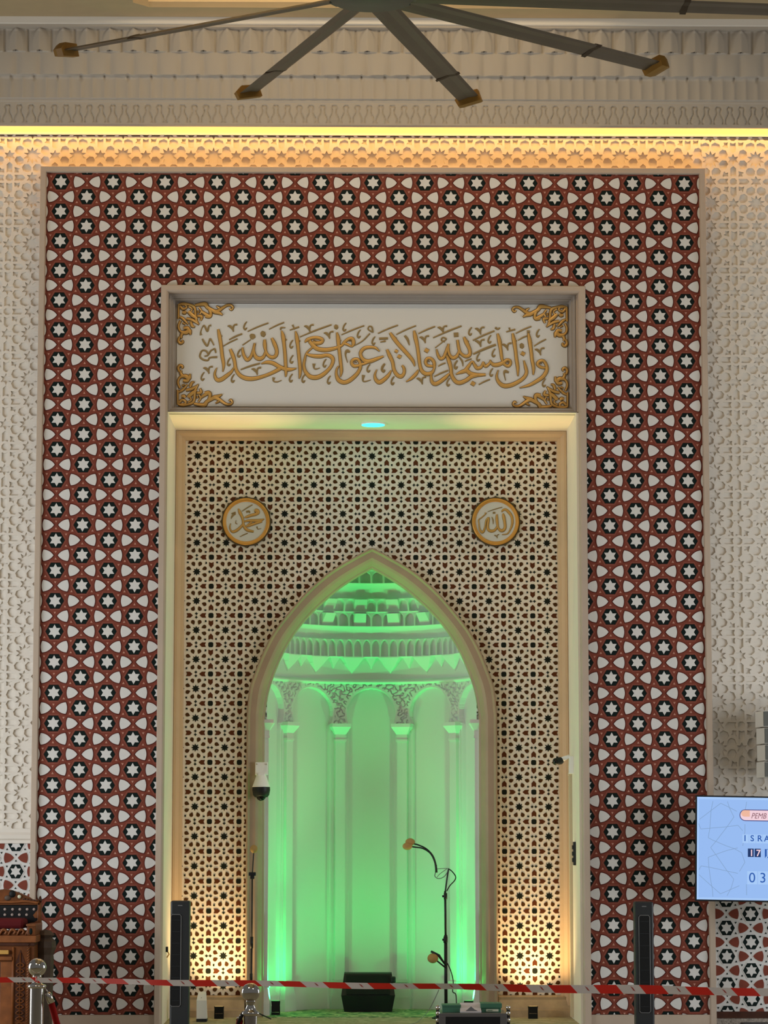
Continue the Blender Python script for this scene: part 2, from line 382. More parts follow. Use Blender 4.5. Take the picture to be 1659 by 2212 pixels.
# ------------------------------------------------------------------ eight-fold star lattice shapes
def drop(r0_, r1_, wd, n=8):
    """petal along +x from r0 (pointed) to r1 (round)"""
    L = r1_-r0_; pts = [(r0_, 0)]
    pr = [(.2, .48), (.42, .86), (.62, 1), (.8, .86), (.93, .5)]
    pts += [(r0_+L*a, -wd*b) for a, b in pr]+[(r1_, 0)]+[(r0_+L*a, wd*b) for a, b in pr[::-1]]
    return pts
def rotp(pts, a): c, s = math.cos(a), math.sin(a); return [(x*c-z*s, x*s+z*c) for x, z in pts]
def starcell(kind):
    """list of (material, polygon) around a star at (0,0) in cell units; pieces of the cell's upper right edge/corner included"""
    L = []
    if kind == 'inlay':
        L.append(('inlay_dark', star(8, .142, .08)))
        for k in range(8): L.append(('inlay_brown', rotp(drop(.20, .37, .068), R(22.5+45*k))))
        for a in range(4): L.append(('inlay_dark', [(p[0], p[1]) for p in arr(*rotp([(.315, .305)], a*PI/2)[0], [(-.035, -.03), (.03, -.035), (.036, 0), (.03, .035), (-.03, .03), (-.012, 0)], a*PI/2)]))
        L.append(('inlay_dark', [(.5+x, .5+z) for x, z in ((.086, .05), (.05, .086), (-.05, .086), (-.086, .05), (-.086, -.05), (-.05, -.086), (.05, -.086), (.086, -.05))]))
        arw = [(.115, 0), (.20, .078), (.335, .078), (.30, 0), (.335, -.078), (.20, -.078)]
        for k, (cx, cz) in enumerate([(.5, 0), (.5, 0), (0, .5), (0, .5)]):
            rr = [PI/2, -PI/2, 0, PI][k]
            L.append(('inlay_red', [(cx+p[0], cz+p[1]) for p in rotp(arw, rr)]))
        for (cx, cz) in ((.5-.062, 0), (.5+.062, 0), (0, .5-.062), (0, .5+.062)):
            L.append(('inlay_dark', [(cx+p[0], cz+p[1]) for p in star(4, .058, .03, 0)]))
    else:
        L.append(('h', star(10, .195, .112)))
        for k in range(8): L.append(('h', rotp([(.205, 0), (.245, -.085), (.33, -.108), (.395, -.055), (.395, .055), (.33, .108), (.245, .085)], R(22.5+45*k))))
        for a in range(4): L.append(('h', arr(*rotp([(.325, .325)], a*PI/2)[0], [(-.06, -.03), (.02, -.055), (.065, -.062), (.05, 0), (.065, .062), (.02, .055), (-.03, .06), (-.02, 0)], a*PI/2-PI/4+PI/4)))
        L.append(('h', [(.5+.082*math.cos(R(22.5+45*k)), .5+.082*math.sin(R(22.5+45*k))) for k in range(8)]))
        arw = [(.145, 0), (.20, .064), (.385, .064), (.36, 0), (.385, -.064), (.20, -.064)]
        for k, (cx, cz) in enumerate([(.5, 0), (.5, 0), (0, .5), (0, .5)]):
            L.append(('h', [(cx+p[0], cz+p[1]) for p in rotp(arw, [PI/2, -PI/2, 0, PI][k])]))
        for (cx, cz) in ((.5, 0), (0, .5)): L.append(('h', [(cx+p[0], cz+p[1]) for p in star(6, .13, .068)]))
    return L
# back wall: white sheet with inlay
BX0, BX1, BZ0, BZ1 = -1.903, 1.795, .205, 5.648
mb = MB()
zs = sorted(set([h[1] for h in mid if h[1] > BZ0]), reverse=True)
line = [(0, mid[0][1])]+[(h[0], h[1]) for h in mid[1:-1]]+[(mid[-1][0], 0.0)]
for sgn in (-1, 1):
    xe = (RX0 if sgn < 0 else RX1)
    for a, b in zip(line, line[1:]):
        mb.add([(XC+sgn*a[0], YB, a[1]), (xe, YB, a[1]), (xe, YB, b[1]), (XC+sgn*b[0], YB, b[1])], [[0, 1, 2, 3]], 'lattice_white')
mb.add([(RX0, YB, line[0][1]), (RX1, YB, line[0][1]), (RX1, YB, ZL), (RX0, YB, ZL)], [[0, 1, 2, 3]], 'lattice_white')
CP = .28915; cell = starcell('inlay')
for i in range(-1, 14):
    for j in range(-1, 20):
        cx, cz = -1.783+i*CP, 5.496-j*CP
        for m, pts in cell:
            q = [(cx+p[0]*CP, cz+p[1]*CP) for p in pts]
            mx = sum(p[0] for p in q)/len(q); mz = sum(p[1] for p in q)/len(q)
            if abs(mx-XC) < halfw(mz, line): continue
            q = clip(q, BX0, BX1, BZ0, BZ1)
            if q: mb.poly(q, YB-.004, m, .004)
struct(mb, 'wall_back', 'back wall of the portal with dark star lattice on white', 'wall')
# marble plinth at its foot
mb = MB()
for x0, x1 in ((RX0, XC-1.232), (XC+1.232, RX1)):
    pr = [(YB, .206), (YB-.05, .20), (YB-.075, .19), (YB-.07, .165), (YB-.085, .14), (YB-.11, .09), (YB-.115, .072), (YB-.14, .066), (YB-.145, .0)]
    mb.add([(x, y, z) for x in (x0, x1) for y, z in pr], [[k, k+1, len(pr)+k+1, len(pr)+k] for k in range(len(pr)-1)], 'marble_plinth')
struct(mb, 'baseboard_back', 'veined brown marble plinth below the star lattice wall', 'baseboard')
# ------------------------------------------------------------------ niche (half dome with honeycomb tiers)
NR = 1.10; NY = 1.42
def smooth(x, a, b): t = np.clip((x-a)/(b-a), 0, 1); return t*t*(3-2*t)
def pointed(s, z, hw, z0, z1):
    """1 inside a pointed-arch cell of half width hw from z0 to z1"""
    h = np.clip((z1-z)/np.maximum((z1-z0)*.45, 1e-6), 0, 1); wl = hw*np.sqrt(np.clip(1-(1-h)**2, 0, 1))
    e = .006
    return np.clip((wl-np.abs(s))/e, 0, 1)*((z > z0) & (z < z1))
def niche_r(th, z):
    r = np.full_like(z, NR)
    u = (np.mod(th, 36)-18); s = np.radians(u)*NR
    inside = ((np.abs(s) < .235) & (z < 2.95)) | ((s**2+(z-2.985)**2) < .262**2)
    arch = ((s**2+(z-2.985)**2) < .292**2) & (z > 2.88)
    # arabesque on spandrels
    a1 = th*.34; zz = z*46
    pat = np.sin(a1*2.1+1.7*np.sin(zz*.55))*np.sin(zz*1.0+1.9*np.sin(a1*1.3)) + .6*np.sin(a1*4.3+zz*.9)*np.sin(zz*1.9-a1*2.2)
    pat = smooth(np.abs(pat), .12, .35)
    span = 1.062-.024*pat
    r = np.where(z < 3.30, np.where(inside, NR, np.where(arch, 1.040, np.where(z > 2.87, span, 1.062))), r)
    r = np.where((z < .20), np.minimum(r, 1.075), r)
    r = np.where((z > 3.295) & (z < 3.335), 1.0+.018*((z-3.315)/.02)**2, r)
    # frieze with corbels
    k = np.radians(np.mod(th, 22.5)-11.25)*1.0
    zt = (z-3.40)/(3.56-3.40); tri = np.abs(k) < .120*np.clip(zt, 0, 1)
    k2 = np.radians(np.mod(th+11.25, 22.5)-11.25)*1.0; tri2 = np.abs(k2) < .055*np.clip((z-3.45)/.11, 0, 1)
    fr = 1.035-.02*np.clip((z-3.335)/.22, 0, 1)
    fr = np.where(tri, 1.03-.10*np.clip((z-3.38)/.18, 0, 1), fr); fr = np.where(tri2 & ~tri, 1.01-.05*np.clip((z-3.45)/.11, 0, 1), fr)
    r = np.where((z >= 3.335) & (z < 3.56), fr, r)
    def tier(r, z0, z1, rf, rt, pitch, depth, off=0, hwf=.42):
        s = np.radians(np.mod(th+off, pitch)-pitch/2)*rf
        c = pointed(s, z, np.radians(pitch)*rf*hwf, z0+.012, z1-.012)
        hw = np.radians(pitch)*rf*hwf
        dd = depth*np.sqrt(np.clip(1-(s/hw)**2*.8, 0, 1))
        b = rf+(rt-rf)*(z-z0)/(z1-z0)
        return np.where((z >= z0) & (z < z1), b+c*dd, r)
    def cove(r, z0, z1, ra, rb):
        t = np.clip((z-z0)/(z1-z0), 0, 1); kk = 1-np.sqrt(np.clip(1-t**2, 0, 1))
        lobes = .012*np.abs(np.sin(np.radians(th)*16))
        return np.where((z >= z0) & (z < z1), ra+(rb-ra)*kk+lobes*(1-t), r)
    r = tier(r, 3.56, 3.75, .93, .93, 5.625, .045)
    r = cove(r, 3.75, 3.87, .955, .885)
    r = tier(r, 3.87, 4.02, .88, .88, 7.5, .05)
    r = tier(r, 4.02, 4.16, .86, .82, 7.5, .045, 3.75)
    g = np.mod(th+3.75, 22.5)-11.25; inn = (np.abs(g) < 4.2) & (z > 3.88) & (z < 4.01)
    r = np.where(inn, .915-.10*np.clip((z-3.88)/.13, 0, 1), r)
    g2 = np.mod(th+3.75, 22.5)-11.25; in2 = (np.abs(g2) < 4.6) & (z > 4.03) & (z < 4.15)
    r = np.where(in2, .88-.085*np.clip((z-4.03)/.12, 0, 1), r)
    r = cove(r, 4.16, 4.30, .84, .72)
    r = tier(r, 4.30, 4.43, .71, .70, 10, .05)
    r = cove(r, 4.43, 4.60, .68, .50); r = tier(r, 4.60, 4.74, .49, .47, 15, .04); r = cove(r, 4.74, 4.90, .45, .22)
    r = np.where(z >= 4.90, np.clip(.22*np.sqrt(np.clip(1-((z-4.9)/.1)**2, 0, 1)), .001, 1), r)
    return r
zz = np.concatenate([np.array([0, .19, .2, 1.0, 2.0, 2.80, 2.86]), np.arange(2.872, 4.46, .0055), np.arange(4.46, 5.005, .012)])
tt = np.linspace(0, 180, 721)
TH, ZZ = np.meshgrid(tt, zz); RR = niche_r(TH, ZZ)
VX = XC+RR*np.cos(np.radians(TH)); VY = NY+RR*np.sin(np.radians(TH))
def grid_object(name, VX, VY, VZ, m, flip=False):
    h, w_ = VX.shape; me = bpy.data.meshes.new(name)
    co = np.stack([VX, VY, VZ], -1).reshape(-1, 3)
    idx = np.arange(h*w_).reshape(h, w_); q = np.stack([idx[:-1, :-1], idx[:-1, 1:], idx[1:, 1:], idx[1:, :-1]], -1).reshape(-1, 4)
    if flip: q = q[:, ::-1]
    me.vertices.add(len(co)); me.vertices.foreach_set('co', co.ravel().astype(np.float32))
    me.loops.add(q.size); me.loops.foreach_set('vertex_index', q.ravel().astype(np.int32))
    me.polygons.add(len(q)); me.polygons.foreach_set('loop_start', np.arange(0, q.size, 4, dtype=np.int32)); me.polygons.foreach_set('loop_total', np.full(len(q), 4, dtype=np.int32))
    me.update(calc_edges=True); me.validate(); me.materials.append(M[m])
    o = bpy.data.objects.new(name, me); C.objects.link(o); return o
o = grid_object('wall_niche', VX, VY, ZZ, 'niche_plaster')
tag(o, 'curved white niche wall with blind arches and honeycomb vault above', 'wall', kind='structure')
# pilasters between the blind arches
def pilaster(th, k):
    c, s = math.cos(R(th)), math.sin(R(th))
    mb = MB()
    def ring(prof_w, r_, z): return [(-prof_w, r_[0], z), (-prof_w, r_[1], z), (prof_w, r_[1], z), (prof_w, r_[0], z)]
    def slab(w0, d0, z0, w1, d1, z1):
        vs = [(-w0, -.02, z0), (-w0, d0, z0), (w0, d0, z0), (w0, -.02, z0), (-w1, -.02, z1), (-w1, d1, z1), (w1, d1, z1), (w1, -.02, z1)]
        mb.add(vs, [(0, 1, 5, 4), (1, 2, 6, 5), (2, 3, 7, 6), (4, 5, 6, 7), (3, 2, 1, 0)], 'niche_plaster')
    slab(.082, .010, .0, .082, .010, 2.80)
    slab(.052, .045, .28, .052, .045, 2.70); 
    slab(.095, .07, .0, .095, .07, .12); slab(.095, .07, .12, .06, .05, .27); slab(.066, .062, .27, .066, .062, .30)
    slab(.060, .056, 2.70, .060, .056, 2.725); slab(.055, .05, 2.725, .055, .05, 2.775); slab(.058, .05, 2.775, .10, .095, 2.85); slab(.10, .095, 2.85, .10, .095, 2.885)
    # radial frame: local +y points to the axis
    b = 1.062
    mtx = Matrix(((-s, -c, 0, XC+b*c), (c, -s, 0, NY+b*s), (0, 0, 1, 0), (0, 0, 0, 1)))
    mb.xf(mtx)
    struct(mb, 'trim_%d' % k, 'slim white pilaster with flared capital on the niche wall', 'trim')
for k, th in enumerate((2, 36, 72, 108, 144, 178)): pilaster(th, 6+k)
# jamb between arch surround and niche
mb = MB()
for sg in (-1, 1):
    mb.box(XC+sg*1.05, XC+sg*1.30, YB+.16, NY+.01, 0, 3.0, 'niche_plaster')
n = len(ic)
for sg in (-1, 1):
    for a, b in zip(ic, ic[1:]):
        ra = 1.30
        mb.add([(XC+sg*a[0], YB+.155, a[1]), (XC+sg*ra, YB+.155, a[1]), (XC+sg*ra, YB+.155, b[1]), (XC+sg*b[0], YB+.155, b[1])], [[0, 1, 2, 3]], 'niche_plaster')
mb.box(XC-1.3, XC+1.3, YB+.155, YB+.2, ic[0][1]+.0, 5.2, 'niche_plaster')
struct(mb, 'wall_jamb', 'white return between the arch surround and the niche', 'wall')
# ------------------------------------------------------------------ floor and carpets
mb = MB(); mb.box(-9, 9, -32, 2.7, -.1, 0, 'carpet_hall'); struct(mb, 'floor', 'beige and olive carpeted floor of the hall', 'floor')
mb = MB(); vs = [(XC+1.07*math.cos(R(a)), NY+1.07*math.sin(R(a))) for a in range(0, 181, 6)]
vs = [(XC+1.05, 1.12)]+vs+[(XC-1.05, 1.12)]
n = len(vs); mb.add([(x, y, .006) for x, y in vs]+[(x, y, .0) for x, y in vs], [list(range(n)), list(range(n, 2*n))[::-1]]+[[(i+1) % n, i, n+i, n+(i+1) % n] for i in range(n)], 'carpet_green')
tag(mb.build('floor_niche'), 'green patterned carpet covering the floor of the niche', 'carpet', kind='structure')
# ------------------------------------------------------------------ carved side walls
LP = .4367
hole = starcell('carved')
from mathutils.geometry import delaunay_2d_cdt
def cell_sheet():
    """triangles of the solid part of one unit cell centred on a star"""
    vs = [Vector(p) for p in ((-.5, -.5), (.5, -.5), (.5, .5), (-.5, .5))]; fs = [[0, 1, 2, 3]]
    for _, pts in hole:
        for dx in (-1, 0, 1):
            for dz in (-1, 0, 1):
                q = clip([(x+dx, z+dz) for x, z in pts], -.5, .5, -.5, .5)
                if len(q) < 3: continue
                a = sum(q[t][0]*q[(t+1) % len(q)][1]-q[(t+1) % len(q)][0]*q[t][1] for t in range(len(q)))
                if abs(a) < 1e-6: continue
                if a < 0: q = q[::-1]
                b = len(vs); vs += [Vector(p) for p in q]; fs.append(list(range(b, len(vs))))
    ov, oe, of, _, _, og = delaunay_2d_cdt(vs, [], fs, 1, 1e-5)
    return [[tuple(ov[k]) for k in f] for f, g in zip(of, og) if all(x == 0 for x in g)]
SHEET = cell_sheet()
def carved(name, x0, x1, z0, z1, label, xs, zt):
    mb = MB(); YF = YS-.007; YK = YS+.014
    i0 = int((x0-xs)/LP)-2; i1 = int((x1-xs)/LP)+2; j0 = int((zt-z1)/LP)-2; j1 = int((zt-z0)/LP)+2
    for i in range(i0, i1+1):
        for j in range(j0, j1+1):
            cx, cz = xs+i*LP, zt-j*LP
            if cx+LP < x0 or cx-LP > x1 or cz+LP < z0 or cz-LP > z1: continue
            for tri in SHEET:
                q = clip([(cx+p[0]*LP, cz+p[1]*LP) for p in tri], x0, x1, z0, z1)
                if len(q) >= 3: mb.poly(q, YF, 'plaster')
            for _, pts in hole:
                q = clip([(cx+p[0]*LP, cz+p[1]*LP) for p in pts], x0, x1, z0, z1); n = len(q)
                if n >= 3: mb.add([(p[0], YF, p[1]) for p in q]+[(p[0], YK, p[1]) for p in q], [[t, (t+1) % n, n+(t+1) % n, n+t] for t in range(n) if not any(abs(q[t][a]-v) < 1e-6 and abs(q[(t+1) % n][a]-v) < 1e-6 for a, v in ((0, x0), (0, x1)))], 'plaster')
    mb.add([(x0, YK, z0), (x1, YK, z0), (x1, YK, z1), (x0, YK, z1)], [[0, 1, 2, 3]], 'plaster')
    return struct(mb, name, label, 'wall')
XL, XR = -5.2, 5.2
carved('wall_left', XL, PX0+.01, 1.80, 8.462, 'white carved star lattice wall left of the portal', -3.336, 8.258)
carved('wall_right', PX1-.01, XR, 1.80, 8.462, 'white carved star lattice wall right of the portal', 3.2145, 8.240)
carved('wall_top', PX0+.01, PX1-.01, PZ1-.01, 8.462, 'white carved star lattice strip above the portal, lit by the cove', -3.336, 8.258)
# moulding under the carved walls, mosaic dado and rails
for nm, x0, x1, k in (('left', XL, PX0+.005, 14), ('right', PX1-.005, XR, 15)):
    mb = MB(); pr = [(YS+.02, 1.81), (YS-.01, 1.81), (YS-.012, 1.775), (YS-.03, 1.75), (YS-.03, 1.715), (YS-.012, 1.70), (YS-.02, 1.672), (YS+.02, 1.67)]
    mb.add([(x, y, z) for x in (x0, x1) for y, z in pr], [[q, q+1, len(pr)+q+1, len(pr)+q] for q in range(len(pr)-1)], 'plaster')
    struct(mb, 'trim_%d' % k, 'white moulding between carved wall and mosaic dado, %s side' % nm, 'trim')
mb = MB(); hexmosaic(mb, [(XL, PX0+.005, .13, 1.67)], -3.387, 1.411, .2535, YS, PALB)
mb.box(XL, PX0+.005, YS-.02, YS+.03, 0, .13, 'wood_dark'); struct(mb, 'wall_dado_left', 'white, rust and black star mosaic dado left of the portal', 'wall')
mb = MB(); hexmosaic(mb, [(PX1-.005, XR, .118, 1.67)], 3.491, .757, .262, YS, PALB)
struct(mb, 'wall_dado_right', 'white, rust and black star mosaic dado right of the portal', 'wall')
mb = MB(); mb.box(PX1-.005, XR, YS-.03, YS+.03, .058, .118, 'wood_dark', 0); mb.box(PX1, XR, YS-.02, YS+.03, 0, .058, 'book_spines')
struct(mb, 'baseboard_right', 'dark brown rail and speckled stone base right of the portal', 'baseboard')
mb = MB(); mb.box(XL, XR, YS+.03, YS+.06, 0, 9.6, 'plaster')
mb2 = MB(); mb2.box(XL, PX0+.02, YS+.03, YS+.1, 0, 9.9, 'plaster'); mb2.box(PX1-.02, XR, YS+.03, YS+.1, 0, 9.9, 'plaster'); mb2.box(PX0+.02, PX1-.02, YS+.03, YS+.1, PZ1-.01, 9.9, 'plaster')
struct(mb2, 'wall_shell', 'plain wall body behind the carved plaster', 'wall')
# ------------------------------------------------------------------ honeycomb cornice with light cove
def zc(zp, y): return 1.73+(zp-1.73)*(25.8+y)/25.3
xg = np.arange(XL, XR+.001, .009); zg = np.concatenate([np.arange(8.400, 9.345, .0072)])
GX, GZ = np.meshgrid(xg, zg)
D = np.zeros_like(GX)
def per(x, p, o=0): return np.mod(x-o+p/2, p)-p/2
# lowest band: row of vase-shaped scroll outlines
s = per(GX, .11, .02); t = (GZ-8.42)/.17; prof = .030+.014*np.sin(t*2*PI+.6)-.02*smooth(t, .82, 1)
groove = np.exp(-((np.abs(s)-prof)/.0050)**2)*((t > 0) & (t < .97)); cap = np.exp(-((t-.97)/.03)**2)*(np.abs(s) < .02)
D = np.where(GZ < 8.62, .500-.020*np.clip(groove+cap, 0, 1), D)
D = np.where((GZ >= 8.62) & (GZ < 8.645), .508, D)
# row 3: narrow flutes
s = per(GX, .11, 0); cell3 = np.clip(1-(np.abs(s)/.052)**2.5, 0, 1)*.7*np.clip((8.868-GZ)/.03, 0, 1)
D = np.where((GZ >= 8.645) & (GZ < 8.875), .545-.022*cell3, D)
s = per(GX, .22, .055); notch = (np.abs(s) < .012)*smooth(GZ, 8.80, 8.86)
D = np.where((GZ >= 8.645) & (GZ < 8.875), D-.02*notch, D)
# row 2: wide shields
s = per(GX, .22, .0); sh = np.clip(1-(np.abs(s)/.104)**3, 0, 1); tz = np.clip((GZ-8.875)/.225, 0, 1)
D = np.where((GZ >= 8.875) & (GZ < 9.10), .575+.028*tz+.030*sh*np.sqrt(np.clip(1-(tz*.85)**2, 0, 1)), D)
# row 1: pointed leaves over recesses
s = per(GX, .22, .11); tz = np.clip((GZ-9.10)/.225, 0, 1); wl = .085*np.sqrt(np.clip(1-(tz*.98)**3, 0, 1))+.004
leaf = np.clip((wl-np.abs(s))/.02, 0, 1); ridge = 1-np.abs(s)/.09
D = np.where(GZ >= 9.10, .625+.042*leaf*np.clip(ridge, 0, 1)+.012*leaf+.012*smooth(tz, .9, 1), D)
s2 = per(GX, .22, .0); slit = np.exp(-(s2/.010)**2)*(1-tz*.3)
D = np.where(GZ >= 9.10, D-.030*slit, D)
VYc = -D; VZc = 1.73+(GZ-1.73)*(25.8+VYc)/25.3
VZc = np.maximum.accumulate(VZc, axis=0)
o = grid_object('trim_16', GX, VYc, VZc, 'plaster_cornice_dim', flip=False)
tag(o, 'deep plaster cornice of carved honeycomb rows under the ceiling', 'trim', kind='structure')
ztop = float(VZc[-1].min())
mb = MB()
mb.box(XL, XR, -.72, -.60, ztop-.004, ztop+.02, 'plaster_cornice_dim')
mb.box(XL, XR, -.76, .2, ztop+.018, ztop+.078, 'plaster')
mb.box(XL, XR, -.495, -.42, 8.401, 8.418, 'plaster_cornice_dim'); mb.box(XL, XR, -.46, -.42, 8.418, 8.50, 'plaster_cornice_dim')
mb.box(XL, XR, -.46, YS+.03, 8.66, 8.68, 'plaster_cornice_dim')
mb.box(XL, XR, YS-.035, YS+.03, 8.462, 8.480, 'plaster'); 
struct(mb, 'trim_17', 'plain crown band and cove shelf of the cornice', 'trim')
mb = MB(); mb.box(XL, XR, -.035, .0, 8.575, 8.59, 'led_warm')
tag(mb.build('cove_light'), 'long warm yellow light strip hidden in the cove under the cornice', 'light strip')
# ceiling
CZ = ztop+.078
mb = MB(); xa, xb, ya = -2.27, 2.08, -1.06
for xk, sg in ((xa, 1), (xb, -1)): mb.add([(xk, ya, CZ), (xk+sg*.14, ya, CZ), (xk, ya-.14, CZ), (xk, ya, CZ+.3), (xk+sg*.14, ya, CZ+.3), (xk, ya-.14, CZ+.3)], [[0, 1, 2], [3, 4, 5], [1, 2, 5, 4]], 'ceiling_paint')
mb.box(XL, XR, ya, .2, CZ, CZ+.05, 'ceiling_paint')
mb.box(XL, xa, -16, ya, CZ, CZ+.05, 'ceiling_paint'); mb.box(xb, XR, -16, ya, CZ, CZ+.05, 'ceiling_paint')
mb.box(xa, xb, ya-.012, ya, CZ+.05, CZ+.45, 'coffer_lit_paint'); mb.box(xa, xb, -16, ya, CZ+.45, CZ+.5, 'coffer_lit_paint')
mb.box(xa-.01, xa, -16, ya, CZ+.05, CZ+.45, 'coffer_lit_paint'); mb.box(xb, xb+.01, -16, ya, CZ+.05, CZ+.45, 'coffer_lit_paint')
struct(mb, 'ceiling', 'tan ceiling with a raised warm-lit coffer above the fan', 'ceiling')
light('coffer_lamp', 'AREA', (0, -4, CZ+.3), 60, (1, .8, .5), (0, -1.0, CZ+.22), 4, .3)
# ------------------------------------------------------------------ lettering
def cr(pts, sub=6):
    P = [Vector(p) for p in pts]; out = []
    if len(P) == 2: return [tuple(P[0].lerp(P[1], t/sub)) for t in range(sub+1)]
    for k in range(len(P)-1):
        p0 = P[max(k-1, 0)]; p1 = P[k]; p2 = P[k+1]; p3 = P[min(k+2, len(P)-1)]
        for t in range(sub):
            u = t/sub
            out.append(tuple(.5*((2*p1)+(-p0+p2)*u+(2*p0-5*p1+4*p2-p3)*u*u+(-p0+3*p1-3*p2+p3)*u**3)))
    out.append(tuple(P[-1])); return out
def stroke(mb, pts, mp, y, h, m, medge=None, eg=5, wk=1.0):
    """pts (X,Y,W) in drawing units; mp maps to world (x,z,scale)"""
    P = cr(pts)
    layers = [(0, h, m)]
    if medge: layers.insert(0, (eg, h*.45, medge))
    for grow, hh, mm in layers:
        vs = []; n = len(P)
        for k, p in enumerate(P):
            a, b = P[max(k-1, 0)], P[min(k+1, n-1)]
            x0, z0, s = mp(a[0], a[1]); x1, z1, _ = mp(b[0], b[1]); x, z, s = mp(p[0], p[1])
            dx, dz = x1-x0, z1-z0; L = math.hypot(dx, dz) or 1; nx, nz = -dz/L, dx/L
            hw = max(p[2]*wk/2+grow, 2)*s
            for q, e in ((-1, 0), (-.8, 1), (0, 1.25), (.8, 1), (1, 0)):
                vs.append((x+nx*hw*q, y-hh*e, z+nz*hw*q))
        fs = [[i*5+j, i*5+j+1, (i+1)*5+j+1, (i+1)*5+j] for i in range(n-1) for j in range(4)]
        fs += [[0, 1, 2, 3, 4], [(n-1)*5+j for j in (4, 3, 2, 1, 0)]]
        mb.add(vs, fs, mm)
def blob(x, y, r, sq=False):
    # a short thick stroke standing for a dot
    return [(x-r*.55, y+r*.25, r*1.5), (x, y, r*1.9), (x+r*.55, y-r*.25, r*1.5)] if not sq else [(x-r*.62, y-r*.35, r*1.35), (x+r*.62, y+r*.35, r*1.35)]
def six(x, y): return [(x+22, y-62, 16), (x-8, y-20, 22), (x-22, y+30, 20), (x, y+52, 30), (x+24, y+28, 12)]
def vee(x, y): return [[(x-75, y-14, 12), (x-40, y-12, 34), (x+2, y+30, 28), (x+14, y+72, 14)], [(x+6, y+40, 20), (x+22, y-26, 22), (x+70, y-38, 26)]]
